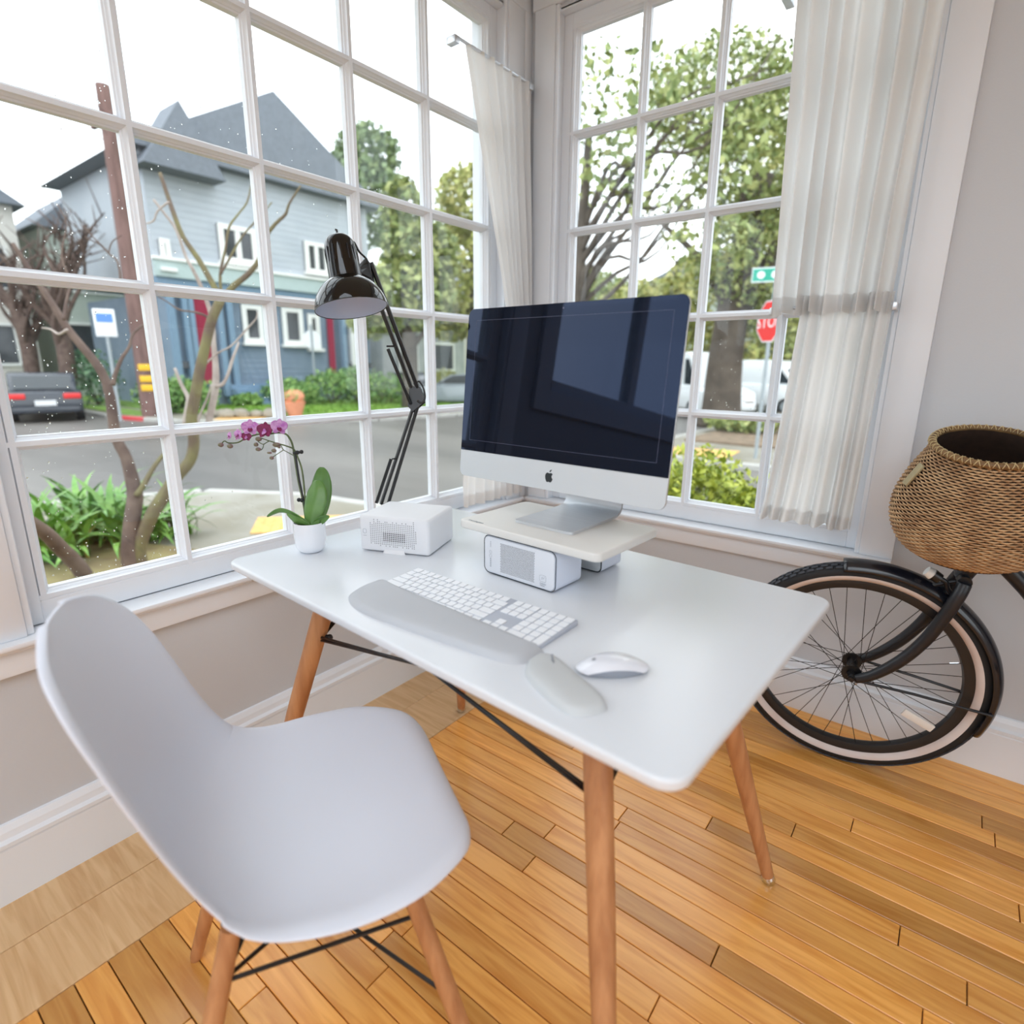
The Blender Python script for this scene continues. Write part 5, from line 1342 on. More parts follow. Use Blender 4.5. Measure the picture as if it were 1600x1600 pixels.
# second bare tree behind it, far left
for lab, bx_, by_, ds, seed in (('bare brown street tree behind the utility pole', 105, 600, 28.0, 2), ('leafless tree beside the cream house at the left edge', 50, 600, 30.5, 5)):
    r = random.Random(seed); b = at_dist(bx_, by_, ds); t = thing('street_tree', lab, 'tree', (b.x, b.y, G))
    MB().tube(smoothpath([(0, 0, 0), (0.1, 0.1, 2.2), (-0.1, 0, 4.0)], 3), 0.28, 8).build('trunk', M['bark_brown'], t, smooth=True, angle=0)
    for k in range(16):
        a = r.uniform(0, 6.28); l = r.uniform(1.2, 2.4); z0 = r.uniform(2.0, 4.0)
        p = [(0, 0, z0), (math.cos(a) * l * 0.35, math.sin(a) * l * 0.35, z0 + l * 0.5), (math.cos(a + 0.3) * l * 0.6, math.sin(a + 0.3) * l * 0.6, z0 + l), (math.cos(a) * l * 0.9, math.sin(a) * l * 0.9, z0 + l * 1.4)]
        mb = MB().tube(smoothpath(p, 3), list(np.linspace(0.12, 0.02, 10)), 6)
        for q in range(5):
            s_ = Vector(p[1]).lerp(Vector(p[3]), r.random()); mb.tube([s_, s_ + Vector((r.uniform(-1, 1), r.uniform(-1, 1), r.uniform(0.2, 1.2)))], [0.03, 0.01], 4)
        mb.build('branch', M['bark_brown'], t, smooth=True, angle=0)

# --- agapanthus clumps below the window
def strap_mesh(l, w_, droop, m, i):
    def f(u, v):
        a = v * droop; R_ = l / droop
        x = R_ * (1 - math.cos(a)); z = R_ * math.sin(a); ww = w_ * (0.55 + 0.6 * math.sin(PI * min(1, v * 0.8 + 0.15))) * (1 - v ** 4) * 0.5
        uu = u * 2 - 1
        return Vector((x, uu * ww, z - 0.25 * ww * (1 - abs(uu))))
    return MB().grid(f, 3, 8).mesh('leaf', m, smooth=True, angle=0, fixn=False)
straps = [strap_mesh(random.uniform(0.42, 0.72), random.uniform(0.040, 0.052), random.uniform(1.2, 2.3), M['strap'], i) for i in range(9)]
strapy = strap_mesh(0.5, 0.04, 2.0, M['strap_y'], 9)
ag = [(118, 800, 7.3, 'largest strappy green lily clump behind the mossy tree trunks'), (58, 835, 6.5, 'strappy green lily clump at the left edge below the window'), (172, 800, 7.3, 'strappy green lily clump behind the forked trunk'), (232, 815, 6.8, 'strappy green lily clump right of the forked trunk'), (283, 822, 6.8, 'small strappy lily clump nearest the pavement'), (105, 845, 6.4, 'low strappy lily clump between the two leaning trunks'), (150, 822, 6.9, 'lily clump directly behind the leaning brown trunk'), (200, 838, 6.6, 'strappy lily clump between the forked trunks')]
for i, (x, y, d, lab) in enumerate(ag):
    p = at_dist(x, y, d); t = thing('lily_clump', lab, 'plant', (p.x, p.y, G + 0.03), group='strappy lily clumps under the window')
    n = 50 if i != 4 else 34
    for k in range(n):
        sx_ = random.uniform(0.95, 1.45) * (0.8 if i == 4 else 1)
        o = put('leaf', strapy if (k == 7 and i in (0, 3, 5)) else random.choice(straps), None, t, (random.uniform(-0.12, 0.12), random.uniform(-0.12, 0.12), -0.03), (random.uniform(-0.3, 0.3), random.uniform(-0.5, 0.55), random.uniform(0, 6.28)))
        o.scale = (sx_, sx_, sx_)
# grass tufts of the far lawn, joined
V, F = cards(26000, lambda: (lambda p: np.array([p[0], p[1], G + 0.06 + 0.05 * rng.random()]))([(-23 + 8.0 * rng.random()), 9 + 19 * rng.random()]), 0.07, 2.2)
keep = np.array([True] * len(F)); cx_ = V[F[:, 0]]; keep = (cx_[:, 0] < -15.4 - np.clip((14.5 - cx_[:, 1]) * 0.95, 0, 7))
o = put('lawn_grass', card_mesh('lawn_grass', V, F[keep], M['grass']), M['grass']); tag(o, 'bright green mown grass in front of the blue house garden', 'grass', kind='stuff')

# --- bush outside the right window
for i, (x, y, r1, r2, lab) in enumerate(((-1.55, 4.15, 0.55, 0.38, 'round bright yellow-green bush outside the right window'), (-0.95, 3.95, 0.45, 0.34, 'yellow-green bush behind the right curtain'), (-2.25, 4.35, 0.42, 0.34, 'yellow-green bush low behind the screen edge'))):
    bush(lab, x, y, G, r1, r2, 0.64 if i == 0 else 0.58, 3800, 0.040, M['f_bush'], group='yellow-green bushes outside the right window')

# --- utility pole with three yellow plates
pb = at_dist(237, 652, 22.6)
t = thing('utility_pole', 'brown wooden utility pole with three yellow marker plates', 'pole', (pb.x, pb.y, G))
MB().tube([(0, 0, -0.1), (0, 0, 4), (0, 0, 9.5)], [0.27, 0.24, 0.19], 14).build('pole', M['poleWood'], t, smooth=True)
MB().box(-1.2, -0.06, 8.6, 1.2, 0.06, 8.75).build('cross_arm', M['poleWood'], t)
dv = Vector((-pb.x, -pb.y, 0)).normalized(); mtx = lambda z: frame_mtx(dv * 0.25 + Vector((0, 0, z)), dv.cross(Vector((0, 0, 1))), dv, (0, 0, 1))
for yy in (574, 592, 606):
    z = at_dist(220, yy, 22.4).z - G; MB().box(-0.17, -0.02, -0.10, 0.17, 0.02, 0.10, mtx(z)).build('marker_plate', M['yellowplate'], t, bevel=0.01)
# parking sign
pb = at_dist(186, 640, 21.0)
t = thing('parking_sign', 'white and blue rectangular street sign on a grey post at far left', 'sign', (pb.x, pb.y, G))
dv = Vector((-pb.x, -pb.y, 0)).normalized(); rv = dv.cross(Vector((0, 0, 1))) * -1
zt = at_dist(163, 483, 21.0).z - G; zb = at_dist(163, 526, 21.0).z - G
MB().tube([(0, 0, 0), (0, 0, zt)], 0.045, 8).build('post', M['polegrey'], t)
MB().box(-0.26, 0.03, zb, 0.26, 0.06, zt, frame_mtx((0, 0, 0), rv, dv, (0, 0, 1))).build('sign_face', M['signwhite'], t, bevel=0.01)
zm = zb + (zt - zb) * 0.52
MB().box(-0.20, 0.06, zm, 0.20, 0.07, zt - 0.12, frame_mtx((0, 0, 0), rv, dv, (0, 0, 1))).build('sign_print', M['signblue'], t)
# far stop sign seen from behind (left) and its post
def octa(r): return [(r * math.cos(math.radians(22.5 + 45 * k)), r * math.sin(math.radians(22.5 + 45 * k))) for k in range(8)]
pb = at_dist(495, 632, 27); t = thing('street_sign', 'grey-backed octagonal sign on a post in front of the blue house', 'sign', (pb.x, pb.y, G))
zt = at_dist(488, 530, 27).z - G
MB().tube([(0, 0, 0), (0, 0, zt + 0.6)], 0.05, 8).build('post', M['polegrey'], t)
MB().prism(octa(0.38), 0, 0.01, frame_mtx((0, 0, zt), (0.55, 0.83, 0), (0, 0, 1), (0.83, -0.55, 0))).build('sign_plate', M['signwhite'], t)
# stop sign and street name sign (right window)
pb = on_z(1180, 716, G); t = thing('stop_sign', 'red octagonal stop sign with green street name blades, half behind the curtain', 'sign', (pb.x, pb.y, G))
dist = math.hypot(pb.x, pb.y)
dv = Vector((-pb.x, -pb.y, 0)).normalized(); rv = Vector((0, 0, 1)).cross(dv)
def zof(px, py): return at_dist(px, py, dist).z - G
zs = (zof(1205, 468) + zof(1200, 536)) / 2; zg = zof(1195, 430); R8 = (zof(1205, 468) - zof(1200, 536)) / 2 * 1.04
MB().tube([(0, 0, -0.05), (0, 0, zg + 0.25)], 0.035, 8).build('post', M['polegrey'], t)
fmx = lambda z, o_=0.04: frame_mtx(dv * o_ + Vector((0, 0, z)), rv, (0, 0, 1), dv)
sa = math.radians(56); srv = rv * math.cos(sa) + dv * math.sin(sa); sdv = dv * math.cos(sa) - rv * math.sin(sa)
sfx = lambda z, o_=0.04: frame_mtx(sdv * o_ + Vector((0, 0, z)), srv, (0, 0, 1), sdv)
MB().prism(octa(R8), -0.012, 0.0, sfx(zs)).build('sign_plate', M['signwhite'], t)
MB().prism(octa(R8 * 0.94), 0, 0.004, sfx(zs)).build('sign_face', M['signred'], t)
text_mesh('STOP', R8 * 0.78, M['signwhite'], 'lettering', t, sfx(zs - R8 * 0.28, 0.046), 0.002, 'CENTER')
hgn = (zof(1195, 418) - zof(1195, 441))
MB().box(-0.42, -hgn / 2, -0.01, 0.42, hgn / 2, 0.0, fmx(zg, 0.05)).build('name_blade', M['signwhite'], t)
MB().box(-0.405, -hgn * 0.42, 0, 0.405, hgn * 0.42, 0.003, fmx(zg, 0.05)).build('name_blade_face', M['signgreen'], t)
for x_ in (-0.26, -0.02, 0.22): MB().prism([(p[0] + x_, p[1]) for p in octa(hgn * 0.27)], 0.003, 0.005, fmx(zg, 0.05)).build('name_mark', M['signwhite'], t)
MB().box(-0.01, -hgn * 0.5, -0.38, 0.0, hgn * 0.5, 0.38, fmx(zg - hgn * 1.25, 0.0) ).build('name_blade', M['signgreen'], t)

# --- cars
def car(name, label, cat, px, py, dist, heading, L, Wd, H, m, kind='sedan', plate=True):
    p = at_dist(px, py, dist); t = thing(name, label, cat, (p.x, p.y, G - 0.10), heading)
    if kind == 'sedan':
        lo = [(-L / 2, 0.30), (-L / 2, 0.62), (-L / 2 + 0.05, 0.92), (-L / 2 + 0.9, 0.98), (L / 2 - 1.3, 0.94), (L / 2 - 0.15, 0.72), (L / 2, 0.45), (L / 2, 0.28)]
        up = [(-L / 2 + 0.35, 0.95), (-L / 2 + 1.05, H - 0.04), (-L / 2 + 1.6, H), (0.25, H - 0.02), (L / 2 - 1.15, 0.93)]
    else:
        lo = [(-L / 2, 0.35), (-L / 2, 1.15), (L / 2 - 0.9, 1.15), (L / 2 - 0.1, 0.95), (L / 2, 0.55), (L / 2, 0.32)]
        up = [(-L / 2 + 0.02, 1.14), (-L / 2 + 0.08, H - 0.05), (-L / 2 + 0.3, H), (L / 2 - 1.75, H), (L / 2 - 1.45, H - 0.08), (L / 2 - 0.75, 1.13)]
    side = frame_mtx((0, Wd / 2, 0), (1, 0, 0), (0, 0, 1), (0, -1, 0))
    MB().prism(lo, 0, Wd, side).build('body', m, t, bevel=0.06, bseg=2)
    MB().prism(up, 0.10, Wd - 0.10, side).build('cabin', m, t, bevel=0.05, bseg=2)
    cx = sum(q[0] for q in up) / len(up); cz = sum(q[1] for q in up) / len(up)
    if kind == 'sedan':
        gl = [(cx + (q[0] - cx) * 0.86, cz + 0.02 + (q[1] - cz) * 0.72) for q in up]
        for zz in (0.085, Wd - 0.095): MB().prism(gl, zz, zz + 0.012, side).build('side_window', M['car_glass'], t)
        MB().box(-0.01, -Wd / 2 + 0.22, 0, 0.02, Wd / 2 - 0.22, 0.62, frame_mtx((-L / 2 + 0.40, 0, 1.0), Vector((-0.62, 0, 0.6)).normalized(), (0, 1, 0), Vector((0.7, 0, 0.52)).normalized())).build('rear_window', M['car_glass'], t)
    else:
        for zz in (0.085, Wd - 0.095): MB().prism([(L / 2 - 1.7, 1.2), (L / 2 - 1.75, H - 0.25), (L / 2 - 1.5, H - 0.25), (L / 2 - 0.95, 1.2)], zz, zz + 0.012, side).build('side_window', M['car_glass'], t)
        MB().box(-0.01, -Wd / 2 + 0.25, -0.35, 0.02, Wd / 2 - 0.25, 0.35, frame_mtx((L / 2 - 1.02, 0, 1.45), (0.85, 0, 0.5), (0, 1, 0), Vector((-0.5, 0, 0.85)).normalized())).build('windscreen', M['car_glass'], t)
        MB().box(-L / 2 - 0.012, -Wd / 2 + 0.25, 1.35, -L / 2 + 0.0, Wd / 2 - 0.25, H - 0.3).build('rear_window', M['car_glass'], t)
    for sx_ in (-1, 1):
        for sy_ in (-1, 1):
            wc = Vector((sx_ * L * 0.31, sy_ * (Wd / 2 - 0.10), 0.32))
            w_ = MB().tube([wc - Vector((0, 0.11, 0)), wc + Vector((0, 0.11, 0))], 0.32, 20).build('wheel', M['rubber'], t, smooth=True)
            q = MB().tube([wc - Vector((0, 0.118, 0)), wc + Vector((0, 0.118, 0))], 0.20, 14); put('hubcap', q.mesh('hubcap', M['polegrey']), M['polegrey'], w_)
    for s in (-1, 1):
        MB().box(-L / 2 - 0.02, s * (Wd / 2 - 0.25) - 0.22, 0.72, -L / 2 + 0.06, s * (Wd / 2 - 0.25) + 0.22, 0.88).build('tail_light', M['tail'], t, bevel=0.02)
        MB().box(L / 2 - 0.22, s * (Wd / 2 - 0.28) - 0.18, 0.60, L / 2 + 0.0, s * (Wd / 2 - 0.28) + 0.18, 0.74).build('headlight', M['chrome'], t, bevel=0.02)
    MB().box(-L / 2 - 0.03, -0.26, 0.52, -L / 2, 0.26, 0.68).build('number_plate', M['plate'], t)
    MB().box(-L / 2 - 0.05, -Wd / 2 + 0.1, 0.30, -L / 2 + 0.05, Wd / 2 - 0.1, 0.48).build('bumper', m, t, bevel=0.03)
    return t
car('parked_car', 'dark grey car with red tail light parked at the far left', 'car', 72, 628, 25.0, math.radians(166), 4.6, 1.85, 1.50, M['car_dark'])
car('parked_car', 'silver-grey car parked beyond the lamp joint', 'car', 718, 634, 26.0, math.radians(215), 4.4, 1.8, 1.42, M['car_grey'])
car('parked_car', 'dark car nose showing between the lamp joint and glazing bar', 'car', 640, 624, 31.0, math.radians(-40), 4.4, 1.8, 1.40, M['car_dark'])
car('delivery_van', 'white van parked left of the big trunk, by the screen edge', 'van', 1080, 632, 24.0, math.radians(-38), 5.2, 2.0, 2.35, M['car_white'], 'van')
car('delivery_van', 'white van parked between the big trunk and the stop sign post', 'van', 1178, 634, 27.0, math.radians(-8), 5.4, 2.0, 2.1, M['car_white'], 'van')

# --- blue house: facade plane x = HX facing the street
HX = -24.0
H1 = thing('blue_house', 'two-storey blue house with white-framed windows and a red door', 'house', (HX, 14.0, 0))
def hp(px, py, x=HX): return on_x(px, py, x)
def hbox(name, y0, z0, y1, z1, d0, d1, m, parent=H1, **k):   # d measured from the facade outward (towards +x)
    return MB().box(HX + d0, min(y0, y1), min(z0, z1), HX + d1, max(y0, y1), max(z0, z1)).build(name, m, parent, world=True, **k)
yl = hp(262, 500).y; yr = hp(575, 500).y
zband_t = hp(420, 430).z; zband_b = hp(420, 452).z; zblue = hp(420, 470).z
ztop = 8.2
hbox('lower_wall', yl, -0.6, yr, zblue, -8, 0, M['h_blue'])
hbox('upper_wall', yl - 0.3, zband_b, yr, ztop, -8, 0.25, M['h_pale'])
hbox('frieze', yl - 0.3, zblue - 0.02, yr, zband_b, -0.05, 0.30, M['h_bluetrim'])
hbox('belt_course', yl - 0.35, zband_b, yr + 0.05, zband_t, 0.2, 0.42, M['h_band'])
hbox('belt_cap', yl - 0.4, zband_t, yr + 0.1, zband_t + 0.10, 0.2, 0.5, M['h_white'])
# lap siding courses
nz_ = 16
for i in range(nz_):
    z0 = 0.0 + (zblue - 0.1) * i / nz_; hbox('siding_board', yl, z0, yr, z0 + (zblue - 0.1) / nz_ - 0.02, 0, 0.02, M['h_blue'])
for i in range(14):
    z0 = zband_t + 0.12 + (ztop - zband_t - 0.15) * i / 14; hbox('siding_board', yl - 0.3, z0, yr, z0 + (ztop - zband_t) / 14 - 0.02, 0.25, 0.27, M['h_pale'])
MB().prism([(yl - 1.0, ztop), (yr + 0.6, ztop), ((yl + yr) / 2, ztop + 3.2)], 0, 9, frame_mtx((HX + 0.8, 0, 0), (0, 1, 0), (0, 0, 1), (-1, 0, 0))).build('roof', M['roof'], H1, world=True)
def hwin(x0, y0, x1, y1, fr, off=0.0, mull=None, m=M['h_white']):
    a = hp(x0, y0, HX + off); b = hp(x1, y1, HX + off); ya, yb = sorted((a.y, b.y)); za, zb = sorted((a.z, b.z))
    w_ = hbox('window', ya, za, yb, zb, off + 0.02, off + 0.06, M['h_dark'])
    g = MB(); X0, X1 = HX + off + 0.02, HX + off + 0.14
    g.box(X0, ya, za, X1, ya + fr, zb); g.box(X0, yb - fr, za, X1, yb, zb); g.box(X0, ya + fr, za, X1 - 0.01, yb - fr, za + fr * 0.9); g.box(X0, ya + fr, zb - fr * 0.9, X1 - 0.01, yb - fr, zb)
    for q in (mull or []): yy = ya + (yb - ya) * q; g.box(X0, yy - fr / 2, za + fr, X1 - 0.02, yy + fr / 2, zb - fr)
    inv = wm(H1).inverted(); g.v = [tuple(inv @ Vector(p)) for p in g.v]
    g.build('window_frame', m, w_)
    s_ = MB().box(X0, ya - 0.1, za - 0.12, X1 + 0.12, yb + 0.1, za); s_.v = [tuple(inv @ Vector(p)) for p in s_.v]; s_.build('window_sill', m, w_)
hwin(374, 475, 412, 536, 0.20); hwin(437, 480, 474, 539, 0.20); hwin(478, 490, 500, 545, 0.2)
hwin(337, 348, 402, 416, 0.20, 0.27, [0.5]); hwin(473, 376, 512, 430, 0.18, 0.27, [0.5]); hwin(246, 372, 268, 420, 0.15, 0.27)
# porch recess with blue posts, two red doors
hbox('door_frame', hp(296, 500).y, -0.1, hp(330, 500).y, hp(310, 458).z, 0.02, 0.10, M['h_bluetrim'])
d_ = hbox('door', hp(303, 500).y, 0.3, hp(326, 500).y, hp(310, 466).z, 0.10, 0.16, M['h_red'])
hbox('door', hp(508, 500).y, 0.4, hp(517, 500).y, hp(512, 478).z, 0.10, 0.16, M['h_red'])
for x_ in (262, 284, 292, 336, 352, 527, 541, 556): hbox('porch_post', hp(x_, 500).y - 0.11, -0.2, hp(x_, 500).y + 0.11, zblue, 0.25, 0.47, M['h_bluetrim'] if x_ < 540 else M['h_white'])
for x0, x1 in ((262, 292), (527, 570)): hbox('porch_rail', hp(x0, 500).y, 0.9, hp(x1, 500).y, 1.15, 0.25, 0.42, M['h_dark'])
for i in range(5): hbox('step', hp(346, 560).y, -0.5, hp(420, 560).y, 0.25 - 0.16 * i, 0.1 + 0.4 * i, 0.55 + 0.4 * i, M['h_bluetrim'])
hbox('step_wall', hp(420, 560).y, -0.5, hp(424, 560).y, 0.6, 0.1, 2.4, M['h_blue'])
# gable peak in grey
MB().prism([(yl - 0.6, ztop - 0.6), (yl + 2.2, ztop - 0.6), (yl + 0.8, ztop + 1.6)], 0, 1.5, frame_mtx((HX + 1.2, 0, 0), (0, 1, 0), (0, 0, 1), (-1, 0, 0))).build('gable', M['roof'], H1, world=True)

def simple_house(label, x, y0, y1, z1, wallm, wins, roofm=M['roof'], depth=7, roof=2.2):
    t = thing('house', label, 'house', (x, (y0 + y1) / 2, G)); inv = wm(t).inverted()
    MB().box(x - depth, y0, G, x, y1, z1).build('wall', wallm, t, world=True)
    MB().prism([(y0 - 0.4, z1), (y1 + 0.4, z1), ((y0 + y1) / 2, z1 + roof)], 0, depth + 0.8, frame_mtx((x + 0.5, 0, 0), (0, 1, 0), (0, 0, 1), (-1, 0, 0))).build('roof', roofm, t, world=True)
    for (a, b, c, d) in wins:
        w_ = MB().box(x, a, b, x + 0.05, c, d).build('window', M['h_dark'], t, world=True)
        g = MB(); g.box(x + 0.02, a - 0.12, b - 0.12, x + 0.12, a, d + 0.12); g.box(x + 0.02, c, b - 0.12, x + 0.12, c + 0.12, d + 0.12); g.box(x + 0.02, a, b - 0.12, x + 0.12, c, b); g.box(x + 0.02, a, d, x + 0.12, c, d + 0.12)
        g.v = [tuple(inv @ Vector(p)) for p in g.v]; g.build('window_frame', M['h_white'], w_)
    return t
simple_house('cream stucco house behind the bare trees at far left', -34.0, 2.5, 8.4, 7.6, M['h_cream'], [(4.2, 1.0, 5.2, 2.6), (6.6, 1.0, 7.6, 2.6), (4.2, 4.2, 5.4, 5.8), (6.6, 4.2, 7.8, 5.8)])
simple_house('sage green house between the cream and blue houses', -34.5, 9.4, 13.6, 7.0, M['h_sage'], [(9.8, 1.0, 10.8, 2.8), (11.8, 1.0, 12.8, 2.8), (10.2, 4.4, 12.2, 6.0)])
simple_house('pale house at the far left end of the street', -31.0, -5.0, 1.4, 6.4, M['h_sage'], [(-2.0, 1.0, -0.8, 2.6), (0.0, 3.6, 1.2, 5.0)])
simple_house('low grey garage house right of the blue house', -25.0, 21.0, 27.5, 3.3, M['h_grey'], [(22.2, 0.8, 23.4, 2.2), (24.8, 0.8, 26.4, 2.2)], roof=1.6)
simple_house('white house behind the tall green trees', -27.0, 29.0, 38.0, 5.4, M['h_cream'], [(30.2, 0.8, 31.4, 2.4), (33.0, 0.8, 34.6, 2.4), (33.0, 3.2, 34.6, 4.6)])
def far_house(label, x0, y0, x1, y1, z1, m):
    t = thing('house', label, 'house', ((x0 + x1) / 2, (y0 + y1) / 2, G))
    MB().box(x0, y0, G, x1, y1, z1).build('wall', m, t, world=True)
    MB().prism([(x0 - 0.4, z1), (x1 + 0.4, z1), ((x0 + x1) / 2, z1 + 2)], 0, y1 - y0 + 0.8, frame_mtx((0, y0 - 0.4, 0), (1, 0, 0), (0, 0, 1), (0, 1, 0))).build('roof', M['roof'], t, world=True)
    for k in range(3):
        a = x0 + (x1 - x0) * (k + 0.3) / 3; w_ = MB().box(a, y0 - 0.05, 1.0, a + 1.1, y0, 2.5).build('window', M['h_dark'], t, world=True)
        q = MB().box(a - 0.1, y0 - 0.1, 0.9, a + 1.2, y0 - 0.02, 1.0); q.v = [tuple(wm(t).inverted() @ Vector(p)) for p in q.v]; q.build('window_sill', M['h_white'], w_)
far_house('pale grey house under the yellow trees seen through the right window', -19.0, 40.0, -10.0, 48.0, 6.5, M['h_sage'])
far_house('cream house beyond the white vans', -7.0, 36.0, 4.0, 42.0, 4.6, M['h_cream'])

# --- trees
def T3(px, py, d): p = at_dist(px, py, d); return p
p = T3(640, 620, 23.0)
tree('dense green conifer right of the lamp shade', p.x, p.y, G, [(0, 0, 0, 0.34), (0.1, 0, 2.5, 0.30), (0, 0, 6.5, 0.15)], [[(0, 0, 2.2, 0.15), (0.8, 0.5, 3.2, 0.06)], [(0, 0, 2.6, 0.15), (-0.9, -0.6, 3.6, 0.06)]],
     [(0, 0, 4.2, 1.9, 1.9, 1.3), (0.3, 0.5, 5.6, 1.5, 1.5, 1.3), (-0.9, -0.9, 3.4, 1.0, 1.0, 0.8), (0, 0, 7.0, 0.8, 0.8, 1.2)], 5200, 0.20, M['f_mid'])
p = T3(738, 620, 30.0)
tree('tall yellow-green drooping tree left of the corner curtain', p.x, p.y, G, [(0, 0, 0, 0.3), (0, 0, 4, 0.24), (0.2, 0, 8, 0.12)], [[(0, 0, 3.2, 0.12), (1.2, 0.6, 5.0, 0.05)]],
     [(0, 0, 5.6, 2.5, 2.5, 2.6), (0.3, 0, 9.0, 2.0, 2.0, 1.8), (-0.8, -0.6, 3.8, 1.3, 1.3, 1.0)], 6200, 0.21, M['f_yellow'])
p = T3(575, 610, 47.0)
tree('grey-green tree rising behind the blue house corner', p.x, p.y, G, [(0, 0, 0, 0.3), (0, 0, 6, 0.2), (0, 0, 10, 0.1)], [], [(0, 0, 13.0, 3.6, 3.6, 3.4), (0.6, 0.6, 16, 2.4, 2.4, 2.0)], 3600, 0.34, M['f_dark'])
p = T3(1123, 668, 19.5)
tree('massive brown street tree trunk between the two white vans', p.x, p.y, G, [(0, 0, -0.1, 0.78), (0.02, 0, 0.5, 0.60), (0, 0, 2.0, 0.52), (0.15, 0, 4.2, 0.46), (0.5, 0, 7.0, 0.34)],
     [[(0.1, 0, 3.0, 0.30), (0.9, 0.2, 4.6, 0.28), (2.0, 0.4, 6.8, 0.20), (2.8, 0.5, 9.0, 0.14)], [(0, 0, 3.4, 0.22), (-1.2, 0.3, 5.0, 0.12), (-2.6, 0.4, 6.2, 0.06)], [(0, 0, 4.4, 0.2), (0.4, -1.0, 6.4, 0.10)]],
     [(0.6, 0.2, 5.0, 1.9, 1.8, 1.8), (1.0, 0, 7.6, 2.6, 2.2, 2.0), (-0.8, 0, 9.2, 2.2, 2.0, 1.5), (1.6, 0.6, 3.0, 1.3, 1.2, 0.9)], 15000, 0.11, M['f_mid'])
p = T3(1215, 650, 30.0)
tree('yellow-green tree behind the stop sign', p.x, p.y, G, [(0, 0, 0, 0.4), (0, 0, 4, 0.3), (0, 0, 9, 0.15)], [], [(0, 0, 5.4, 3.4, 2.6, 3.0), (0.4, 0, 9.4, 3.2, 2.6, 2.6), (0, 0, 2.2, 2.2, 2.0, 1.2)], 5200, 0.24, M['f_yellow'])
p = T3(1040, 640, 33.0)
tree('pale yellow-green trees beyond the street, above the screen', p.x, p.y, G, [(0, 0, 0, 0.35), (0, 0, 4, 0.25), (0, 0, 7, 0.1)], [], [(-1.4, 0, 4.4, 3.2, 2.4, 1.9), (1.6, 0, 5.0, 2.6, 2.4, 2.2), (0.5, 0.5, 2.4, 3.0, 2.4, 1.4)], 5200, 0.22, M['f_yellow'])
p = T3(915, 640, 38.0)
tree('hazy olive tree beyond the corner window stile', p.x, p.y, G, [(0, 0, 0, 0.35), (0, 0, 5, 0.25), (0, 0, 8, 0.1)], [], [(0, 0, 5.4, 3.6, 3, 2.0), (2.6, 0, 4.8, 2.4, 2, 1.6)], 3600, 0.26, M['f_mid'])
# tree with bare limbs and sparse leaves against the sky
p = T3(895, 640, 17.0)
tw = []
r = random.Random(4)
for k in range(15):
    a = r.uniform(-0.9, 1.2); l = r.uniform(2.2, 4.4); z0 = r.uniform(3.4, 6.0)
    tw.append([(0, 0, z0 - 0.6, 0.09), (math.cos(a) * l * 0.4, 0.3 * math.sin(a * 3), z0 + l * 0.25 * r.uniform(0.3, 1.4), 0.055), (math.cos(a) * l * 0.8, 0.4 * math.sin(a * 5), z0 + l * 0.5 * r.uniform(0.3, 1.4), 0.03), (math.cos(a) * l * 1.1, 0.4, z0 + l * 0.75, 0.012)])
tree('dark-limbed tree with sparse leaves against the sky', p.x, p.y, G, [(0, 0, 0, 0.24), (0, 0, 3, 0.2), (0.2, 0, 7.5, 0.1)], tw, [(2.4, 0, 6.6, 2.6, 1.6, 1.5), (0.6, 0, 8.2, 2.6, 1.6, 1.2), (3.6, 0, 4.6, 1.2, 1.0, 0.7)], 1500, 0.15, M['f_mid'])
# garden bushes and hedges
bushes = [(146, 585, 28.5, 1.3, 1.0, 1.2, 'f_fence', 'dark green hedge behind the parking sign'), (275, 625, 25.4, 1.25, 1.08, 0.6875, 'f_garden', 'bright green bush left of the blue steps'),
          (300, 625, 26, 1.125, 0.96, 0.625, 'f_garden', 'leafy bush behind the mossy branch'), (448, 610, 26.6, 1.125, 0.96, 0.625, 'f_garden', 'green shrub below the second white window'),
          (520, 612, 26.1, 1.625, 1.2, 0.8125, 'f_garden', 'rounded green shrub behind the orchid side of the glass'), (560, 612, 26.4, 1.5, 1.2, 0.875, 'f_garden', 'broad green shrub below the lamp shade'),
          (605, 618, 25.6, 1.25, 1.2, 0.75, 'f_garden', 'green shrub left of the lamp joint'), (475, 618, 25.1, 1, 0.72, 0.5625, 'f_garden', 'low shrub beside the octagonal sign post'),
          (385, 618, 25.1, 0.625, 0.6, 0.3125, 'f_garden', 'small shrub in front of the blue steps'), (250, 600, 24, 1, 1, 0.6, 'f_garden', 'green shrub behind the utility pole'),
          (430, 575, 27, 0.75, 0.72, 0.4375, 'f_fence', 'small dark shrub against the blue wall'), (690, 590, 32, 1.2, 1, 0.8, 'f_yellow', 'yellow-green shrub beside the silver-grey car'),
          (1160, 690, 17, 1, 0.8, 0.25, 'f_mid', 'low ground cover at the foot of the big trunk')]
for x, y, d, a, b, c_, mm, lab in bushes:
    p = at_dist(x, y, d)
    if 7.5 < p.y < 20 and p.x < HX + a * 1.25 + 0.5 and x > 240: p = p * ((HX + a * 1.25 + 0.5) / p.x)      # stand clear of the house front
    bush(lab, p.x, p.y, G, a, b, c_, 900, 0.11, M[mm])
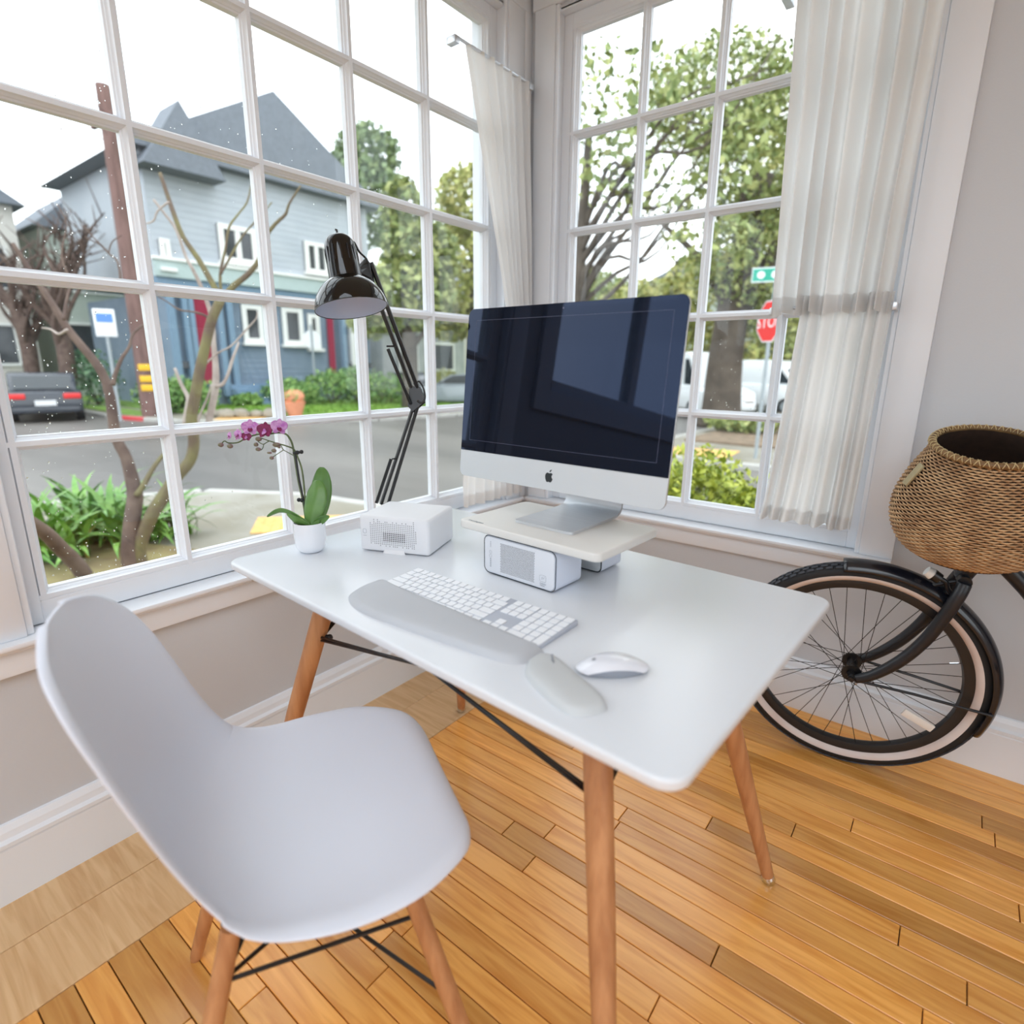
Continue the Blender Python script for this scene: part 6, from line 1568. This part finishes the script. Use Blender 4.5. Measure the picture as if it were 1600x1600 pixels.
# planter and stones in the far garden
p = at_dist(460, 630, 20.6); t = thing('planter_pot', 'orange terracotta planter on the far lawn', 'planter', (p.x, p.y, G))
MB().lathe([(0.20, 0), (0.28, 0.25), (0.36, 0.5), (0.30, 0.52), (0.0, 0.5)], 16).build('pot', M['orange'], t, smooth=True); MB().ball((0, 0, 0.66), 0.34, 0.34, 0.24, 14, 8).build('blooms', M['orange'], t, smooth=True)
V, F = cards(160, blob(0, 0, 0.7, 0.38, 0.38, 0.3), 0.09); o = put('leaves', card_mesh('leaves', V, F, M['f_garden']), M['f_garden'], t); o['kind'] = 'stuff'
for i, (x, y, d) in enumerate(((352, 632, 21.0), (375, 636, 21.0), (400, 636, 20.8), (425, 638, 20.6), (330, 630, 21.4), (440, 622, 21.8))):
    p = at_dist(x, y, d); mb = MB(); r_ = random.uniform(0.3, 0.5)
    mb.ball((0, 0, 0.1), r_, r_ * 0.7, r_ * 0.45, 9, 6); mb.v = [tuple(Vector(q) * random.uniform(0.92, 1.08)) for q in mb.v]
    o = mb.build('garden_stone', M['stone'], None); o.location = (p.x, p.y, G); tag(o, ['grey-brown garden stone nearest the mossy branch', 'second garden stone from the mossy branch', 'third garden stone, below the middle of the blue steps', 'garden stone just left of the glazing bar by the blue steps', 'garden stone half hidden behind the mossy trunk', 'garden stone beside the orange planter'][i], 'stone', 'edging stones below the blue steps')
# overhead wires from the pole
pz = at_dist(237, 652, 22.6)
for i, dz in enumerate((8.75, 8.2)):
    t = MB().tube([(pz.x - 20, pz.y - 0.5, G + dz + 0.4), (pz.x, pz.y, G + dz), (pz.x + 14, pz.y - 12, G + dz - 0.4), (pz.x + 26, pz.y - 24, G + dz + 0.2)], 0.012, 5).build('overhead_wire', M['wirem'])
    tag(t, ('upper' if i == 0 else 'lower') + ' thin black overhead wire from the utility pole', 'wire')
# wooded rise to the south, closing the street behind the camera
hl = MB().grid(lambda u, v: Vector((-75 + 10 * math.sin(u * 9) * v, -60 + 110 * u, G - 0.2 + (1 - (1 - v) ** 2) * (9 + 2 * math.sin(u * 13) + 1.5 * math.sin(u * 37)))) + Vector((-30 * v, 0, 0)), 60, 8).build('hills', M['f_dark'], smooth=True, angle=0); hl['kind'] = 'structure'
